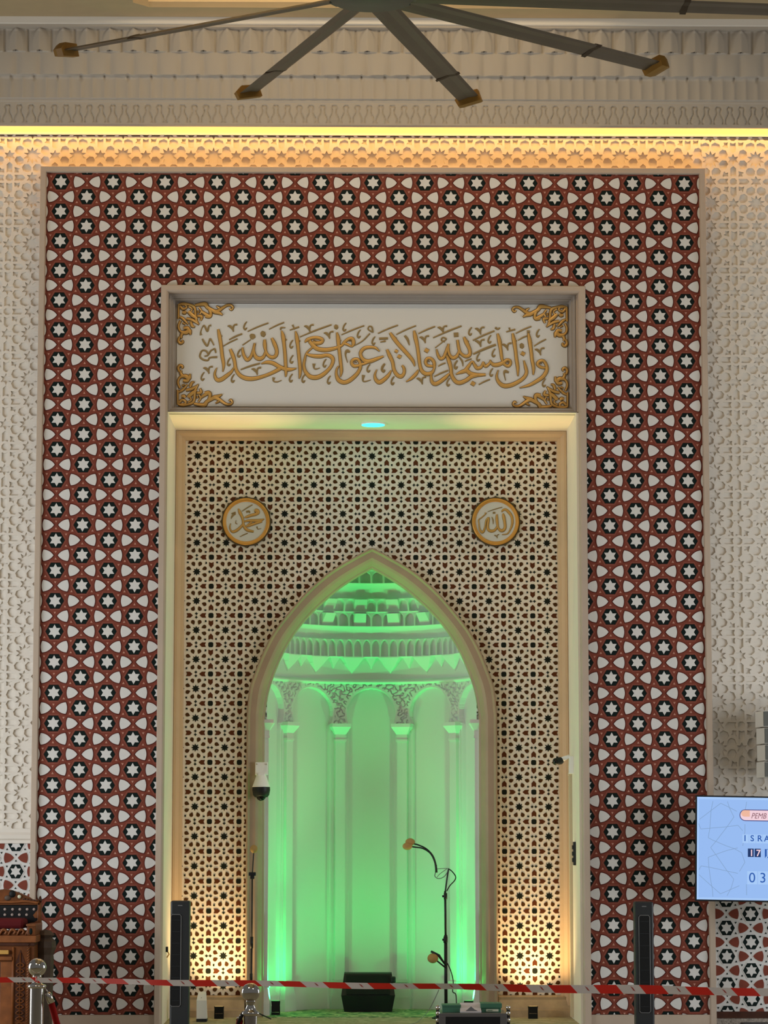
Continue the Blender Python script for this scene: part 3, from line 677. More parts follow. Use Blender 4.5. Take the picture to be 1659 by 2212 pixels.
GOLD = {'A': [
 [(350,235,30),(370,330,50),(395,480,48),(415,640,48),(435,760,40),(425,870,12)],
 [(530,530,36),(570,620,52),(600,720,46),(620,830,46),(680,920,54),(780,965,62),(900,965,58),(1050,925,48),(1180,870,50),(1280,815,55)],
 [(995,747,10),(1080,722,48),(1170,735,56),(1270,790,56),(1350,820,56),(1430,828,50),(1520,812,14)],
 [(590,800,14),(550,870,40),(480,930,55),(400,985,60),(340,990,52),(305,930,36),(310,870,28),(335,810,10)],
 [(1295,250,14),(1320,330,54),(1335,450,46),(1350,600,46),(1360,750,46),(1365,870,40),(1360,940,14)],
 [(1150,360,30),(1190,440,54),(1225,540,48),(1215,620,52),(1160,650,50),(1100,620,42),(1065,560,36),(1048,460,52),(1045,385,34)],
 [(1060,560,30),(1030,640,46),(970,672,60),(910,640,52),(885,560,36),(885,500,36),(900,440,30)],
 [(885,500,30),(860,590,36),(830,660,44),(785,690,48),(740,630,42),(720,560,38),(715,505,20)],
 [(1505,255,14),(1525,350,52),(1545,500,46),(1560,650,46),(1575,800,46),(1575,900,36),(1562,965,10)]],
'B': [
 [(260,425,12),(300,385,50),(370,355,44),(440,350,46),(520,375,50),(510,420,50),(440,430,60),(380,410,60)],
 [(330,400,50),(400,480,60),(470,522,62),(580,532,62),(680,515,54),(760,490,44),(820,460,36),(860,410,44),(920,365,44),(975,365,50),(990,430,50),(965,478,24),(900,450,36),(840,430,30)],
 [(400,480,22),(340,530,26),(285,590,26),(262,680,34),(250,770,38),(275,860,50),(340,930,62),(430,945,66),(520,910,60),(600,845,50),(660,770,46),(685,690,50),(660,635,56),(590,612,52),(500,627,58),(400,625,52),(320,610,36),(285,585,18)],
 [(740,270,22),(760,360,54),(770,480,48),(785,600,46),(800,740,46),(810,850,42),(795,935,10)],
 [(1085,760,40),(1000,770,46),(962,720,46),(990,675,44),(1050,670,44),(1090,725,46),(1090,800,44),(1040,890,52),(940,980,60),(850,1015,60),(770,980,60),(735,900,38),(740,820,28),(770,770,12)],
 [(1380,550,12),(1320,500,36),(1240,487,42),(1150,505,50),(1097,570,48),(1110,640,46),(1160,690,58),(1240,695,58),(1340,660,50),(1440,622,22)],
 [(1080,750,30),(1150,735,36),(1240,700,30)]],
'C': [
 [(245,520,34),(285,610,54),(330,710,48),(350,820,48),(400,900,55),(460,920,55),(500,870,44),(500,800,40),(468,755,26)],
 [(310,830,14),(270,900,44),(200,970,58),(130,1010,60),(80,970,50),(65,900,30),(95,820,10)],
 [(290,270,32),(340,340,54),(410,430,56),(500,530,56),(590,630,50),(640,700,40),(660,770,10)],
 [(650,235,28),(670,330,58),(700,470,48),(720,620,48),(740,760,46),(770,840,54),(830,880,58),(900,870,50),(940,830,36)],
 [(935,860,20),(950,790,36),(950,710,46),(905,655,46),(850,650,42),(822,700,44),(850,755,40),(930,765,30)],
 [(715,820,18),(680,880,44),(610,950,40),(530,1000,10)],
 [(1395,325,32),(1430,400,58),(1480,510,48),(1480,590,52),(1420,615,48),(1350,570,42),(1320,500,42),(1300,370,36)],
 [(1320,540,30),(1290,610,46),(1230,640,50),(1180,590,40),(1160,500,38),(1165,430,32)],
 [(1150,470,30),(1120,570,42),(1085,640,44),(1040,650,44),(1005,590,36),(985,510,18)],
 [(1135,600,28),(1170,680,54),(1200,790,48),(1210,890,48),(1260,980,56),(1330,1010,60),(1430,970,56),(1500,920,56),(1600,888,58)],
 [(1180,870,18),(1120,930,50),(1030,1000,56),(960,1030,56),(915,990,46),(905,900,30),(930,840,26),(965,770,20)]],
'D': [
 [(30,885,10),(110,850,50),(190,830,60),(250,870,60),(350,890,56),(475,885,36)],
 [(160,840,50),(220,760,44),(275,690,26),(310,740,44),(350,790,50),(410,770,40),(440,700,24),(470,760,44),(530,720,34),(550,665,18)],
 [(550,690,26),(590,735,54),(660,735,60),(740,700,50),(800,660,40),(845,680,36),(840,730,44),(800,755,44),(730,710,40)],
 [(655,270,28),(680,370,56),(700,500,46),(715,620,42),(730,690,30)],
 [(880,265,28),(900,370,56),(920,500,48),(935,640,48),(955,780,44),(955,905,12)],
 [(1045,670,18),(1070,760,42),(1085,850,46),(1040,930,50),(940,1000,56),(830,1045,62),(730,1045,62),(660,980,48),(640,900,30),(665,815,10)],
 [(1115,260,28),(1135,370,56),(1155,520,48),(1170,660,48),(1190,780,44),(1185,885,18)],
 [(1370,780,30),(1300,768,42),(1252,725,44),(1280,680,44),(1340,675,44),(1385,745,44),(1385,820,52),(1330,910,56),(1230,980,50),(1120,1040,40),(980,1080,10)]]}
DOTS = {'C': [(385,545,34),(430,625,38),(838,530,44)], 'D': [(285,1020,44),(1033,568,42)]}
INK = {'B': [(410,400),(940,400),(1020,715)], 'C': [(865,695)], 'D': [(1295,712),(800,700)]}
def dash(x0, y0, x1, y1, w_=22): return [(x0, y0, w_*.7), ((x0+x1)/2, (y0+y1)/2-6, w_), (x1, y1, w_*.9)]
SMALL = {'A': [dash(790,265,1100,135), dash(1110,230,1335,125), dash(515,390,710,300,26), dash(430,485,640,375), dash(690,835,975,740,26),
  [(985,310,40),(1022,300,84),(1058,290,40)], [(830,310,30),(865,340,76),(890,370,40)], [(840,385,16),(715,470,18)],
  six(755,180), six(665,590), six(515,720), six(575,965), six(125,940), six(1445,450), six(1450,675), six(1440,955), *vee(565,200), *vee(205,830), *vee(925,840),
  [(340,650,28),(230,660,24),(200,700,24),(130,690,24),(80,640,24),(110,560,24),(170,560,24),(205,620,20),(150,640,20)], [(215,610,20),(240,560,24),(270,540,20),(300,530,26),(320,590,18)],
  [(115,380,20),(150,440,28),(190,485,22),(215,420,20),(235,380,22),(290,475,16)], [(95,325,34),(90,275,18),(118,200,16),(145,185,24),(190,265,26),(212,190,20),(245,175,28)],
  [(1185,950,40),(1180,1000,20),(1230,1015,18),(1300,990,12)], [(1420,240,16),(1490,215,22),(1560,190,26)], [(1460,160,24),(1495,230,18)],
  [(1285,240,20),(1292,205,26),(1355,205,12)], [(385,310,12),(405,345,26)], [(1350,360,12),(1372,395,26)], [(1190,395,12),(1208,430,26)], [(1550,380,12),(1575,410,26)]],
 'B': [dash(190,340,660,155,24), dash(810,305,1150,165), dash(1360,280,1650,155), [(700,195,34),(730,188,70),(760,180,34)],
  six(855,190), six(1070,290), six(1290,390), six(560,730), six(1215,800), six(1430,790), six(1575,980), six(245,960), six(625,980), *vee(325,195), *vee(620,295),
  [(400,740,44),(400,800,20),(430,820,18),(490,800,12)], [(1140,905,44),(1130,985,20),(1165,1000,18),(1250,975,12)], [(935,565,24),(895,545,44),(870,600,22),(900,720,10)],
  [(1270,260,20),(1210,220,20),(1225,175,18),(1265,190,22),(1280,270,20)], [(1235,280,20),(1130,390,20),(1005,465,12)], [(775,370,12),(800,395,26)]],
 'C': [dash(110,280,410,155), dash(385,295,680,160), dash(715,280,965,170,24), dash(935,340,1360,160,26), dash(1010,765,1120,715), dash(950,920,1160,825,24), dash(1415,690,1510,650),
  [(510,310,30),(555,370,34),(580,455,12)], [(1320,620,20),(1370,690,26),(1380,765,10)], *vee(805,350), *vee(760,965), *vee(1075,200), six(45,390), six(195,800), six(330,985), six(1160,1000), six(1275,745), six(1490,240),
  [(130,360,34),(260,352,30)], [(145,410,14),(225,392,30)], [(1110,400,20),(1060,375,20),(1080,335,20),(1130,355,20),(1095,390,18)], [(1080,400,16),(965,490,16)], [(1245,295,60),(1315,290,60)],
  [(360,330,12),(388,355,26)], [(1445,370,12),(1465,400,26)]],
 'D': [dash(930,265,1160,160), dash(960,370,1100,300), dash(1200,455,1380,350), dash(285,375,610,230,26), dash(290,580,630,435,34), dash(165,690,265,650), dash(370,1035,540,955),
  [(985,455,40),(1018,452,76),(1050,448,40)], *vee(390,215), *vee(390,400), *vee(795,450), *vee(1285,520), six(535,355), six(595,560), six(365,625), six(30,735), six(560,850), six(1260,260), six(1345,1000),
  [(620,180,30),(660,205,24),(690,180,20)], [(785,245,18),(850,225,22),(920,205,26)], [(830,180,24),(845,230,18)], [(1095,240,40),(1140,235,30)],
  [(820,850,22),(770,835,44),(750,870,22),(772,970,10)], [(700,370,12),(712,405,24)], [(925,360,12),(938,385,24)], [(1155,390,12),(1170,410,24)]]}
OFF = {'A': (420, 680), 'B': (620, 680), 'C': (800, 680), 'D': (980, 680)}
YP = .128
VM = []; IK = []
p0 = at(383, 769, YP); p1 = at(1227, 769, YP); pt = at(805, 657, YP); pb = at(805, 880, YP)
KX = (p1.x-p0.x)/(1227-383); KZ = (pt.z-pb.z)/(880-657)
def board(px, py): return (p0.x+(px-383)*KX, pb.z+(880-py-(px-805)*.0045)*KZ)
panel = thing('inscription_panel', 'wide white board with a gold Arabic inscription above the portal recess', 'inscription panel', ((p0.x+p1.x)/2, YP, pb.z))
mb = MB(); mb.box(RX0+.073, RX1-.073, YP, YP+.012, 5.812, 6.808, 'board_white'); mb.build('board', panel)
mb = MB()
for k in 'ABCD':
    ox, oy = OFF[k]
    mp = lambda X, Y: (*board(ox+X/6.912, oy+Y/6.912), KX/6.912)
    for i, st in enumerate(GOLD[k]): stroke(mb, st, mp, YP-.0004*i, .010, 'gold', 'gold_edge', 5)
    for x, y, r_ in DOTS.get(k, []): stroke(mb, blob(x, y, r_, True), mp, YP, .010, 'gold', 'gold_edge', 5)
o = mb.build('inscription', panel); o['label'] = 'large gold script'
for k in 'ABCD':
    ox, oy = OFF[k]
    mp = lambda X, Y: (*board(ox+X/6.912, oy+Y/6.912), KX/6.912)
    for st in SMALL[k]:
        mb = MB(); stroke(mb, st, mp, YP, .006, 'olive_gold', None, wk=1.2); VM.append(mb)
    for x, y in INK.get(k, []):
        mb = MB(); stroke(mb, [(x-22, y+4, 10), (x, y-4, 20), (x+24, y+8, 10)], mp, YP-.0125, .002, 'gold_edge'); IK.append(mb)
rest = MB()
for i, mb in enumerate(VM):
    if i < 99: mb.build('vowel_mark', panel)
    else: rest.add(mb.v, mb.f, 'olive_gold')
if rest.v: rest.build('vowel_marks', panel)['kind'] = 'stuff'
for mb in IK: mb.build('ink_dot', panel)
ORN = [[(70,130,40),(180,110,50),(300,125,44),(430,170,50),(480,260,44),(490,380,46),(510,520,44),(580,640,14)],
 [(470,150,40),(600,125,60),(740,120,80),(800,200,66),(900,260,66),(1000,310,76),(1100,270,60),(1200,200,50),(1300,140,44),(1400,140,40),(1450,195,36),(1410,255,34),(1365,215,26)],
 [(840,250,40),(880,350,56),(850,430,70),(740,430,40)], [(980,330,50),(1100,345,56),(1190,395,12)], [(640,300,40),(740,370,56),(880,440,50)],
 [(1020,160,14),(1110,215,44)], [(540,420,40),(650,440,54),(620,545,24)], [(80,440,30),(180,500,48),(310,640,22)], [(260,490,44),(420,530,52),(590,645,16)],
 [(310,310,60),(430,420,72),(540,490,30)], [(90,170,44),(170,245,46),(260,200,40),(230,135,38),(150,140,30)], [(150,330,40),(210,340,66),(250,300,40)],
 [(370,570,44),(410,680,48),(485,705,16)], [(110,540,36),(62,660,36),(72,760,38),(130,830,44),(250,850,76),(340,800,76),(370,910,20)], [(190,740,50),(300,735,64),(345,860,44)],
 [(170,850,60),(125,940,50),(150,1000,24)], [(90,960,40),(62,1060,46),(110,1125,50),(175,1090,44),(150,1045,22)], [(320,180,36),(400,240,30),(370,320,24)], [(580,200,30),(640,290,30),(600,380,26)],
 [(60,120,30),(55,500,34)], [(160,600,26),(240,640,30)], [(560,280,22),(560,350,26)]]
PE = lambda fx, fz: (lambda X, Y: ((lambda q: (q[0], q[1], KX/11.85))(board((380+X/11.85) if fx else (1610-(380+X/11.85)), (650+Y/11.85) if fz else (1537.5-(650+Y/11.85))))))
for fx in (True, False):
    for fz in (True, False):
        mb = MB()
        for i, st in enumerate(ORN): stroke(mb, st, PE(fx, fz), YP-.0006*(i % 5), .014, 'gold', 'gold_edge', 15, 1.3)
        mb.build('corner_ornament', panel)
# ------------------------------------------------------------------ round plaques
def plaque(name, cx, cz, gold, small, ox, oy, label):
    Y = YB-.004; t = thing(name, label, 'plaque', (cx, Y, cz), None)
    s = at(1000, 1127, YB).x-at(999, 1127, YB).x
    mb = MB(); n = 16; pts = []
    for k in range(n):
        for a, r_ in ((-.5, 53.2), (-.18, 54.0), (0, 56.8), (.18, 54.0)):
            an = 2*PI*(k+a)/n+PI/2; pts.append((cx+r_*s*math.cos(an), cz+r_*s*math.sin(an)))
    mb.poly(pts, Y-.012, 'plaque_edge', .016); mb.build('scalloped_edge', t)
    mb = MB(); mb.lathe([(50.8*s, Y-.010), (50.8*s, Y-.024), (49*s, Y-.032), (47*s, Y-.030), (45.5*s, Y-.024), (44.5*s, Y-.027), (43.2*s, Y-.022), (43*s, Y-.012)], (cx, 0, cz), 'gold_ring', 72, 'Y'); mb.build('ring', t)
    mb = MB(); mb.poly([(cx+43.4*s*math.cos(2*PI*k/64), cz+43.4*s*math.sin(2*PI*k/64)) for k in range(64)], Y-.016, 'board_white', .003); mb.build('face', t)
    c0 = (532.0, 1127.2) if ox < 600 else (1070.2, 1127.4)
    mp = lambda X, Y_: (cx+(ox+X/13.27-c0[0])*s, cz-(oy+Y_/13.27-c0[1])*s, s/13.27)
    mb = MB()
    for i, g in enumerate(gold): stroke(mb, g, mp, Y-.016-.0004*i, .007, 'gold', 'olive_gold', 9)
    for g in small: stroke(mb, g, mp, Y-.016, .005, 'olive_gold')
    mb.build('lettering', t)
pc1 = at(532, 1127.2, YB); pc2 = at(1070.2, 1127.4, YB)
plaque('round_plaque', pc1.x, pc1.z, [
 [(600,450,16),(640,560,80),(700,680,66),(730,790,56),(745,900,60),(790,1010,76),(880,1080,76),(1040,1115,50)],
 [(740,900,50),(650,1000,66),(540,1090,72),(440,1120,62),(375,1060,30),(362,960,22),(385,880,10)],
 [(1340,750,16),(1200,800,90),(1050,800,80),(880,800,60),(770,830,36)], [(1280,830,30),(1120,870,60),(980,920,60),(860,970,36)], [(980,840,60),(900,910,46),(800,990,26)],
 [(1060,500,76),(1130,520,120),(1160,570,90),(1080,620,80),(950,650,70),(850,690,62),(770,712,16)]],
 [dash(700,530,1000,340,34), dash(650,1265,870,1160,32), [(535,790,18),(525,870,32),(575,895,20)], [(1130,970,50),(1160,1040,26),(1255,1020,14)], [(400,600,40),(520,560,52)], [(520,600,40),(430,660,60),(390,750,14)],
  [(820,550,60),(900,530,60),(930,580,30)]], 470, 1065, 'round gold-rimmed plaque with a sweeping crossed Arabic name, left above the arch')
plaque('round_plaque', pc2.x, pc2.z, [
 [(975,555,16),(1010,500,50),(1090,480,62),(1190,570,72),(1260,680,62),(1280,820,62),(1260,950,50),(1200,1090,30),(1130,1180,28),(980,1200,12)],
 [(1010,590,26),(1030,680,80),(1060,850,70),(1070,980,72),(1030,1070,80),(950,1085,80),(880,1020,52),(850,900,62),(835,750,72),(835,620,36)],
 [(840,980,50),(780,1070,62),(680,1100,80),(590,1060,70),(570,950,62),(590,820,60),(605,700,36)],
 [(590,710,28),(530,800,42),(500,960,34),(455,1110,52),(400,1130,60),(340,1040,32),(320,900,24),(315,780,20),(400,710,20),(500,620,22),(520,570,50)]],
 [dash(575,540,990,410,30), [(720,575,60),(790,572,60)], [(690,690,22),(725,780,38),(725,905,14)], *[[(p[0], p[1], p[2]*1.1) for p in st] for st in vee(830,1235)]],
 1010, 1065, 'round gold-rimmed plaque with four upright Arabic strokes, right above the arch')
# ------------------------------------------------------------------ ceiling fan
HUB = Vector((-.11, -6.03, 7.934))
fan = thing('ceiling_fan', 'huge grey ceiling fan with long blades and gold tips under the coffer', 'ceiling fan', HUB)
mb = MB(); mb.lathe([(.001, -.06), (.14, -.06), (.16, -.05), (.30, -.045), (.31, -.03), (.31, 0), (.20, .02), (.18, .16), (.12, .22), (.05, .24), (.001, .24)], HUB, 'fan_hub', 40); mb.build('hub', fan)
mb = MB(); mb.lathe([(.03, .2), (.03, CZ+.45-HUB.z)], HUB, 'fan_hub', 16); mb.lathe([(.09, CZ+.45-HUB.z), (.09, CZ+.36-HUB.z), (.03, CZ+.33-HUB.z)], HUB, 'fan_hub', 24); mb.build('down_rod', fan)
def blade(ang, Rb):
    c, s = math.cos(R(ang)), math.sin(R(ang)); mtx = Matrix(((c, -s, 0, HUB.x), (s, c, 0, HUB.y), (0, 0, 1, HUB.z), (0, 0, 0, 1)))
    prof = [(-.095, 0), (-.066, .016), (-.01, .024), (.055, .014), (.10, -.006), (.055, -.004), (0, .002), (-.066, -.006)]
    pit = R(-11); n = len(prof); mb = MB(); vs = []
    for x, k in ((.26, 1), (.9, 1), (Rb*.74, .97)):
        for a, b in prof: vs.append((x, (a*math.cos(pit)-b*math.sin(pit))*k, (a*math.sin(pit)+b*math.cos(pit))*k))
    mb.add(vs, [[i*n+j, i*n+(j+1) % n, (i+1)*n+(j+1) % n, (i+1)*n+j] for i in range(2) for j in range(n)]+[[j for j in range(n)][::-1]], 'fan_blade', False)
    bl = mb.xf(mtx).build('blade', fan)
    mb = MB(); vs = []
    for x, k in ((Rb*.74, .93), (Rb*.97, .90)):
        for a, b in prof: vs.append((x, (a*math.cos(pit)-b*math.sin(pit))*k, (a*math.sin(pit)+b*math.cos(pit))*k))
    mb.add(vs, [[j, (j+1) % n, n+(j+1) % n, n+j] for j in range(n)], 'fan_blade'); mb.xf(mtx).build('outer_section', bl)
    mb = MB(); vs = []
    for x in (Rb*.735, Rb*.75):
        for a, b in prof: vs.append((x, (a*math.cos(pit)-b*math.sin(pit))*1.06, (a*math.sin(pit)+b*math.cos(pit))*1.3-.002))
    mb.add(vs, [[j, (j+1) % n, n+(j+1) % n, n+j] for j in range(n)]+[list(range(n))[::-1], list(range(n, 2*n))], 'fan_joint'); mb.xf(mtx).build('joint', bl)
    mb = MB(); mb.box(.2, .34, -.05, .05, -.03, .01, 'fan_hub', .006); mb.xf(mtx).build('blade_bracket', bl)
    mb = MB()
    q = [(-.105, -.045), (-.09, .055), (.06, .06), (.12, .01), (.10, -.05)]
    mb.add([(x, a*math.cos(pit)-b*math.sin(pit), a*math.sin(pit)+b*math.cos(pit)) for x in (Rb*.965, Rb*.985) for a, b in q], [list(range(5))[::-1], list(range(5, 10))]+[[j, (j+1) % 5, 5+(j+1) % 5, 5+j] for j in range(5)], 'fan_tip')
    mb.add([(x+.0, a*math.cos(pit)-b*math.sin(pit), a*math.sin(pit)+b*math.cos(pit)) for x, kk in ((Rb*.985, 1), (Rb*1.0, .8)) for a, b in [(a*kk, b*kk) for a, b in q]], [list(range(5, 10))]+[[j, (j+1) % 5, 5+(j+1) % 5, 5+j] for j in range(5)], 'fan_tip')
    o = mb.xf(mtx).build('winglet', bl); o['label'] = 'gold winglet at the blade tip'
for a, rb in ((148.1, 2.90), (110.4, 2.97), (73.6, 3.08), (39.0, 3.05), (6.2, 3.2), (184, 3.0), (220, 3.0), (256, 3.0), (292, 3.0), (328, 3.0)): blade(a, rb)
# ------------------------------------------------------------------ lamps of the portal
p = at(806, 917, .75)
dn = Vector((p.x, .72, ZL))
t = thing('downlight', 'small glowing cyan downlight in the middle of the portal soffit', 'downlight', dn)
mb = MB(); mb.lathe([(.085, 0), (.12, 0), (.12, -.012), (.105, -.02), (.085, -.014), (.085, 0)], dn, 'white_plastic', 32); mb.build('rim', t)
mb = MB(); mb.lathe([(.001, -.016), (.085, -.016), (.10, -.022), (.112, -.022), (.112, -.012)], dn, 'led_cyan', 32); mb.build('lens', t)
light('downlight_beam', 'SPOT', (dn.x, dn.y, dn.z-.05), 1.6, (.25, 1, .55), (dn.x, dn.y+.25, 0), spot=100, blend=.9)
def flood(name, loc, aim, label, m, w_=.09, h=.065, pedestal=.05):
    loc = Vector(loc); t = thing(name, label, 'floodlight', loc); d = (Vector(aim)-loc).normalized()
    ax = Vector((1, 0, 0)); zz_ = d; yy = zz_.cross(ax).normalized()
    c = loc+Vector((0, 0, pedestal+h*.5))
    mtx = Matrix(((ax.x, yy.x, zz_.x, c.x), (ax.y, yy.y, zz_.y, c.y), (ax.z, yy.z, zz_.z, c.z), (0, 0, 0, 1)))
    mb = MB(); mb.add([(sx*w_*k, sy*.5*w_*k, z) for z, k in ((-h*.5, .82), (h*.35, 1), (h*.5, 1.04)) for sx, sy in ((-.5, -1), (.5, -1), (.5, 1), (-.5, 1))],
        [[3, 2, 1, 0]]+[[i*4+j, i*4+(j+1) % 4, (i+1)*4+(j+1) % 4, (i+1)*4+j] for i in range(2) for j in range(4)]+[[8, 9, 10, 11]], 'black_matte'); mb.xf(mtx).build('housing', t)
    mb = MB(); mb.box(-.42*w_, .42*w_, -.42*w_, .42*w_, h*.505, h*.53, m); mb.xf(mtx).build('lens', t)
    mb = MB(); mb.box(loc.x-w_*.5, loc.x-w_*.4, loc.y-.012, loc.y+.012, 0.0, pedestal+h*.6, 'black_matte'); mb.box(loc.x+w_*.4, loc.x+w_*.5, loc.y-.012, loc.y+.012, 0, pedestal+h*.6, 'black_matte')
    mb.box(loc.x-w_*.5, loc.x+w_*.5, loc.y-.03, loc.y+.03, 0, pedestal*.9, 'black_matte', .003); mb.build('bracket', t)
    return c+d*(h*.6)
WARM = (1, .62, .22)
for fx, side in ((-1.515, 'left'), (1.5, 'right')):
    c = flood('floodlight', (fx, .97, 0), (fx, 1.05, 1), 'black warm floodlight on the floor below the %s strip of star lattice' % side, 'lamp_warm')
    light('warm_uplight', 'SPOT', c, 105, (1, .68, .30), (fx, 1.13, 1.6), spot=128, blend=1, rad=.03)
    light('warm_uplight', 'SPOT', c, 850, (1, .66, .30), (fx*.95, .48, ZL), spot=19, blend=1, rad=.03)  # extra narrow beam added at the same floodlight to brighten the soffit
GRN = (.02, 1, .19)
c = flood('floodlight', (-.985, 1.45, .006), (-1.0, 1.62, 1), 'black green-beam floodlight on the carpet by the left niche jamb', 'lamp_green', .085, .1, .03)
light('green_uplight', 'SPOT', c, 80, GRN, (-.93, 1.72, 1.6), spot=165, blend=.7, rad=.04)
light('green_uplight', 'SPOT', c, 250, GRN, (-.1, 2.05, 4.6), spot=44, blend=1, rad=.03)  # extra narrow beam added at this floodlight to brighten the vault
c = flood('floodlight', (.90, 1.45, .006), (.91, 1.62, 1), 'black green-beam floodlight by the right niche jamb behind the equipment case', 'lamp_green', .085, .1, .03)
light('green_uplight', 'SPOT', c, 92, GRN, (.84, 1.72, 1.6), spot=165, blend=.7, rad=.04)
light('green_uplight', 'SPOT', c, 250, GRN, (0, 2.05, 4.6), spot=44, blend=1, rad=.03)  # second beam added here too, aimed up to light the vault
# ------------------------------------------------------------------ tower fans
def tower(x0p, x1p, ytop, Y, label, wide):
    a, b = at(x0p, ytop, Y), at(x1p, ytop, Y); x0, x1, h = a.x, b.x, a.z; cx = (x0+x1)/2; hw = (x1-x0)/2
    t = thing('tower_fan', label, 'tower fan', (cx, Y+.1, 0), 'tower fans')
    mb = MB(); mb.box(x0, x1, Y, Y+.16, .06, h, 'charcoal', .014); mb.build('body', t)
    gx0, gx1 = (x0+hw*.06, x0+hw*1.12) if wide else (x0+hw*.42, x1-hw*.42)
    z0, z1 = h-.98, h-.12
    if wide: z0, z1 = h-.93, h-.12
    mb = MB(); mb.box(gx0, gx1, Y-.004, Y+.004, z0, z1, 'grille_black'); 
    for k in range(8): zz_ = z0+(z1-z0)*(k+.5)/8; mb.box(gx0+.01, gx1-.01, Y-.007, Y-.002, zz_-.002, zz_+.002, 'charcoal')
    mb.build('grille', t)
    mb = MB(); mb.tube([(gx0, Y-.004, z0+.015), (gx0, Y-.004, z1-.015), (gx0+.012, Y-.004, z1), (gx1-.012, Y-.004, z1), (gx1, Y-.004, z1-.015), (gx1, Y-.004, z0+.015), (gx1-.012, Y-.004, z0), (gx0+.012, Y-.004, z0), (gx0, Y-.004, z0+.015)], .0035, 'grey_line', 6); mb.build('grille_rim', t)
    mb = MB(); mb.box(cx-.02, cx+.02, Y-.003, Y+.004, h-.045, h-.037, 'grey_line'); mb.build('display', t)
    mb = MB(); mb.lathe([(.001, .06), (.15, .06), (.16, .03), (.16, 0), (.001, 0)], (cx, Y+.08, 0), 'black_plastic', 32); mb.build('base', t)
tower(368.5, 410, 1946, -1.0, 'black tower fan standing before the left jamb of the portal', True)
tower(1371, 1411.5, 1948, -1.0, 'black tower fan standing before the right mosaic panel', False)
# ------------------------------------------------------------------ microphone stands
def cord(mb, pts, r_, m): mb.tube(cr(pts, 8), r_, m, 8)
pp = lambda x, y, Y: tuple(at(x, y, Y))
Y = .75; base = at(541.5, 2190, Y); top = at(545, 1892, Y)
t = thing('microphone_stand', 'thin black microphone stand with one round foam mic beside the left arch jamb', 'microphone stand', (base.x, Y, 0))
mb = MB(); mb.tube([(base.x, Y, .02), (base.x+.006, Y, at(0, 2040, Y).z)], .0095, 'black_plastic'); mb.tube([(base.x+.006, Y, at(0, 2040, Y).z), (top.x, Y, top.z)], .007, 'black_plastic'); mb.build('pole', t)
mb = MB(); z = at(0, 2035, Y).z; mb.tube([(base.x+.005, Y, z-.06), (base.x+.006, Y, z+.05)], .015, 'black_plastic'); mb.build('clutch', t)
mb = MB(); z = at(0, 2110, Y).z; mb.tube([(base.x+.002, Y, z-.03), (base.x+.002, Y, z+.03)], .014, 'black_plastic'); mb.build('clutch', t)
mb = MB(); mb.box(top.x-.035, top.x+.035, Y-.02, Y+.02, top.z+.0, top.z+.035, 'black_plastic', .006); mb.box(top.x-.02, top.x+.02, Y-.015, Y+.015, top.z-.03, top.z+.005, 'black_plastic', .004); mb.build('clamp', t)
g0 = (top.x+.002, Y, top.z+.03); g1 = pp(548, 1842, Y)
mb = MB(); cord(mb, [g0, pp(546.5, 1865, Y), g1], .006, 'black_plastic'); mb.build('gooseneck', t)
mb = MB(); mb.ball(pp(548.5, 1834, Y), .036, 'foam', (1, 1, 1.08)); o = mb.build('foam_windshield', t); o['label'] = 'mustard foam ball'
mb = MB()
for k in range(3):
    a = R(90+120*k+20); mb.tube([(base.x, Y, .10), (base.x+.2*math.cos(a), Y+.2*math.sin(a), .012)], .006, 'black_plastic', 8)
mb.build('tripod', t)
Y = .95; base = at(963.5, 2190, Y); ptop = at(961.5, 1925, Y)
t = thing('microphone_stand', 'black microphone stand with twin curved goosenecks before the green-lit right jamb', 'microphone stand', (base.x, Y, 0))
mb = MB(); zc1 = at(0, 2020, Y).z; mb.tube([(base.x, Y, .03), (base.x-.002, Y, zc1)], .0165, 'black_plastic'); mb.tube([(base.x-.002, Y, zc1), (ptop.x, Y, ptop.z)], .011, 'black_plastic'); mb.build('pole', t)
for yy_ in (2030, 1936):
    mb = MB(); z = at(0, yy_, Y).z; mb.tube([(base.x-.003, Y, z-.03), (base.x-.003, Y, z+.03)], .021 if yy_ > 2000 else .017, 'black_plastic'); mb.box(base.x-.035, base.x-.01, Y-.012, Y+.012, z-.01, z+.01, 'black_plastic', .003); mb.build('clutch', t)
mb = MB(); cord(mb, [pp(942.5, 1880, Y), pp(941, 1865, Y), pp(934, 1847, Y), pp(920, 1833, Y), pp(903, 1825, Y), pp(894, 1823, Y)], .007, 'black_plastic'); mb.build('gooseneck', t)
mb = MB(); cord(mb, [pp(941.5, 1880, Y-.02), pp(939, 1862, Y-.02), pp(930, 1844, Y-.02), pp(914, 1833, Y-.02), pp(897, 1830, Y-.02), pp(890, 1829, Y-.02)], .007, 'black_plastic'); mb.build('gooseneck', t)
for (x, y, yy_) in ((886, 1819, Y), (880, 1828, Y-.03)):
    mb = MB(); mb.ball(pp(x, y, yy_), .043, 'foam', (1.1, 1, .85)); o = mb.build('foam_windshield', t); o['label'] = 'mustard foam windshield'
mb = MB(); mb.tube([pp(942.5, 1885, Y), pp(942, 1868, Y)], [.013, .008], 'black_plastic'); mb.build('gooseneck_socket', t)
mb = MB(); cord(mb, [pp(941, 1884, Y), pp(939.5, 1893, Y), pp(948, 1898, Y), pp(960, 1893, Y), pp(969, 1880, Y)], .004, 'grey_line'); cord(mb, [pp(944, 1877, Y), pp(958, 1876, Y), pp(970, 1876, Y)], .003, 'grey_line')
cord(mb, [pp(965, 1877, Y), pp(950, 1888, Y), pp(944, 1895, Y)], .003, 'grey_line'); mb.build('cable_coil', t)
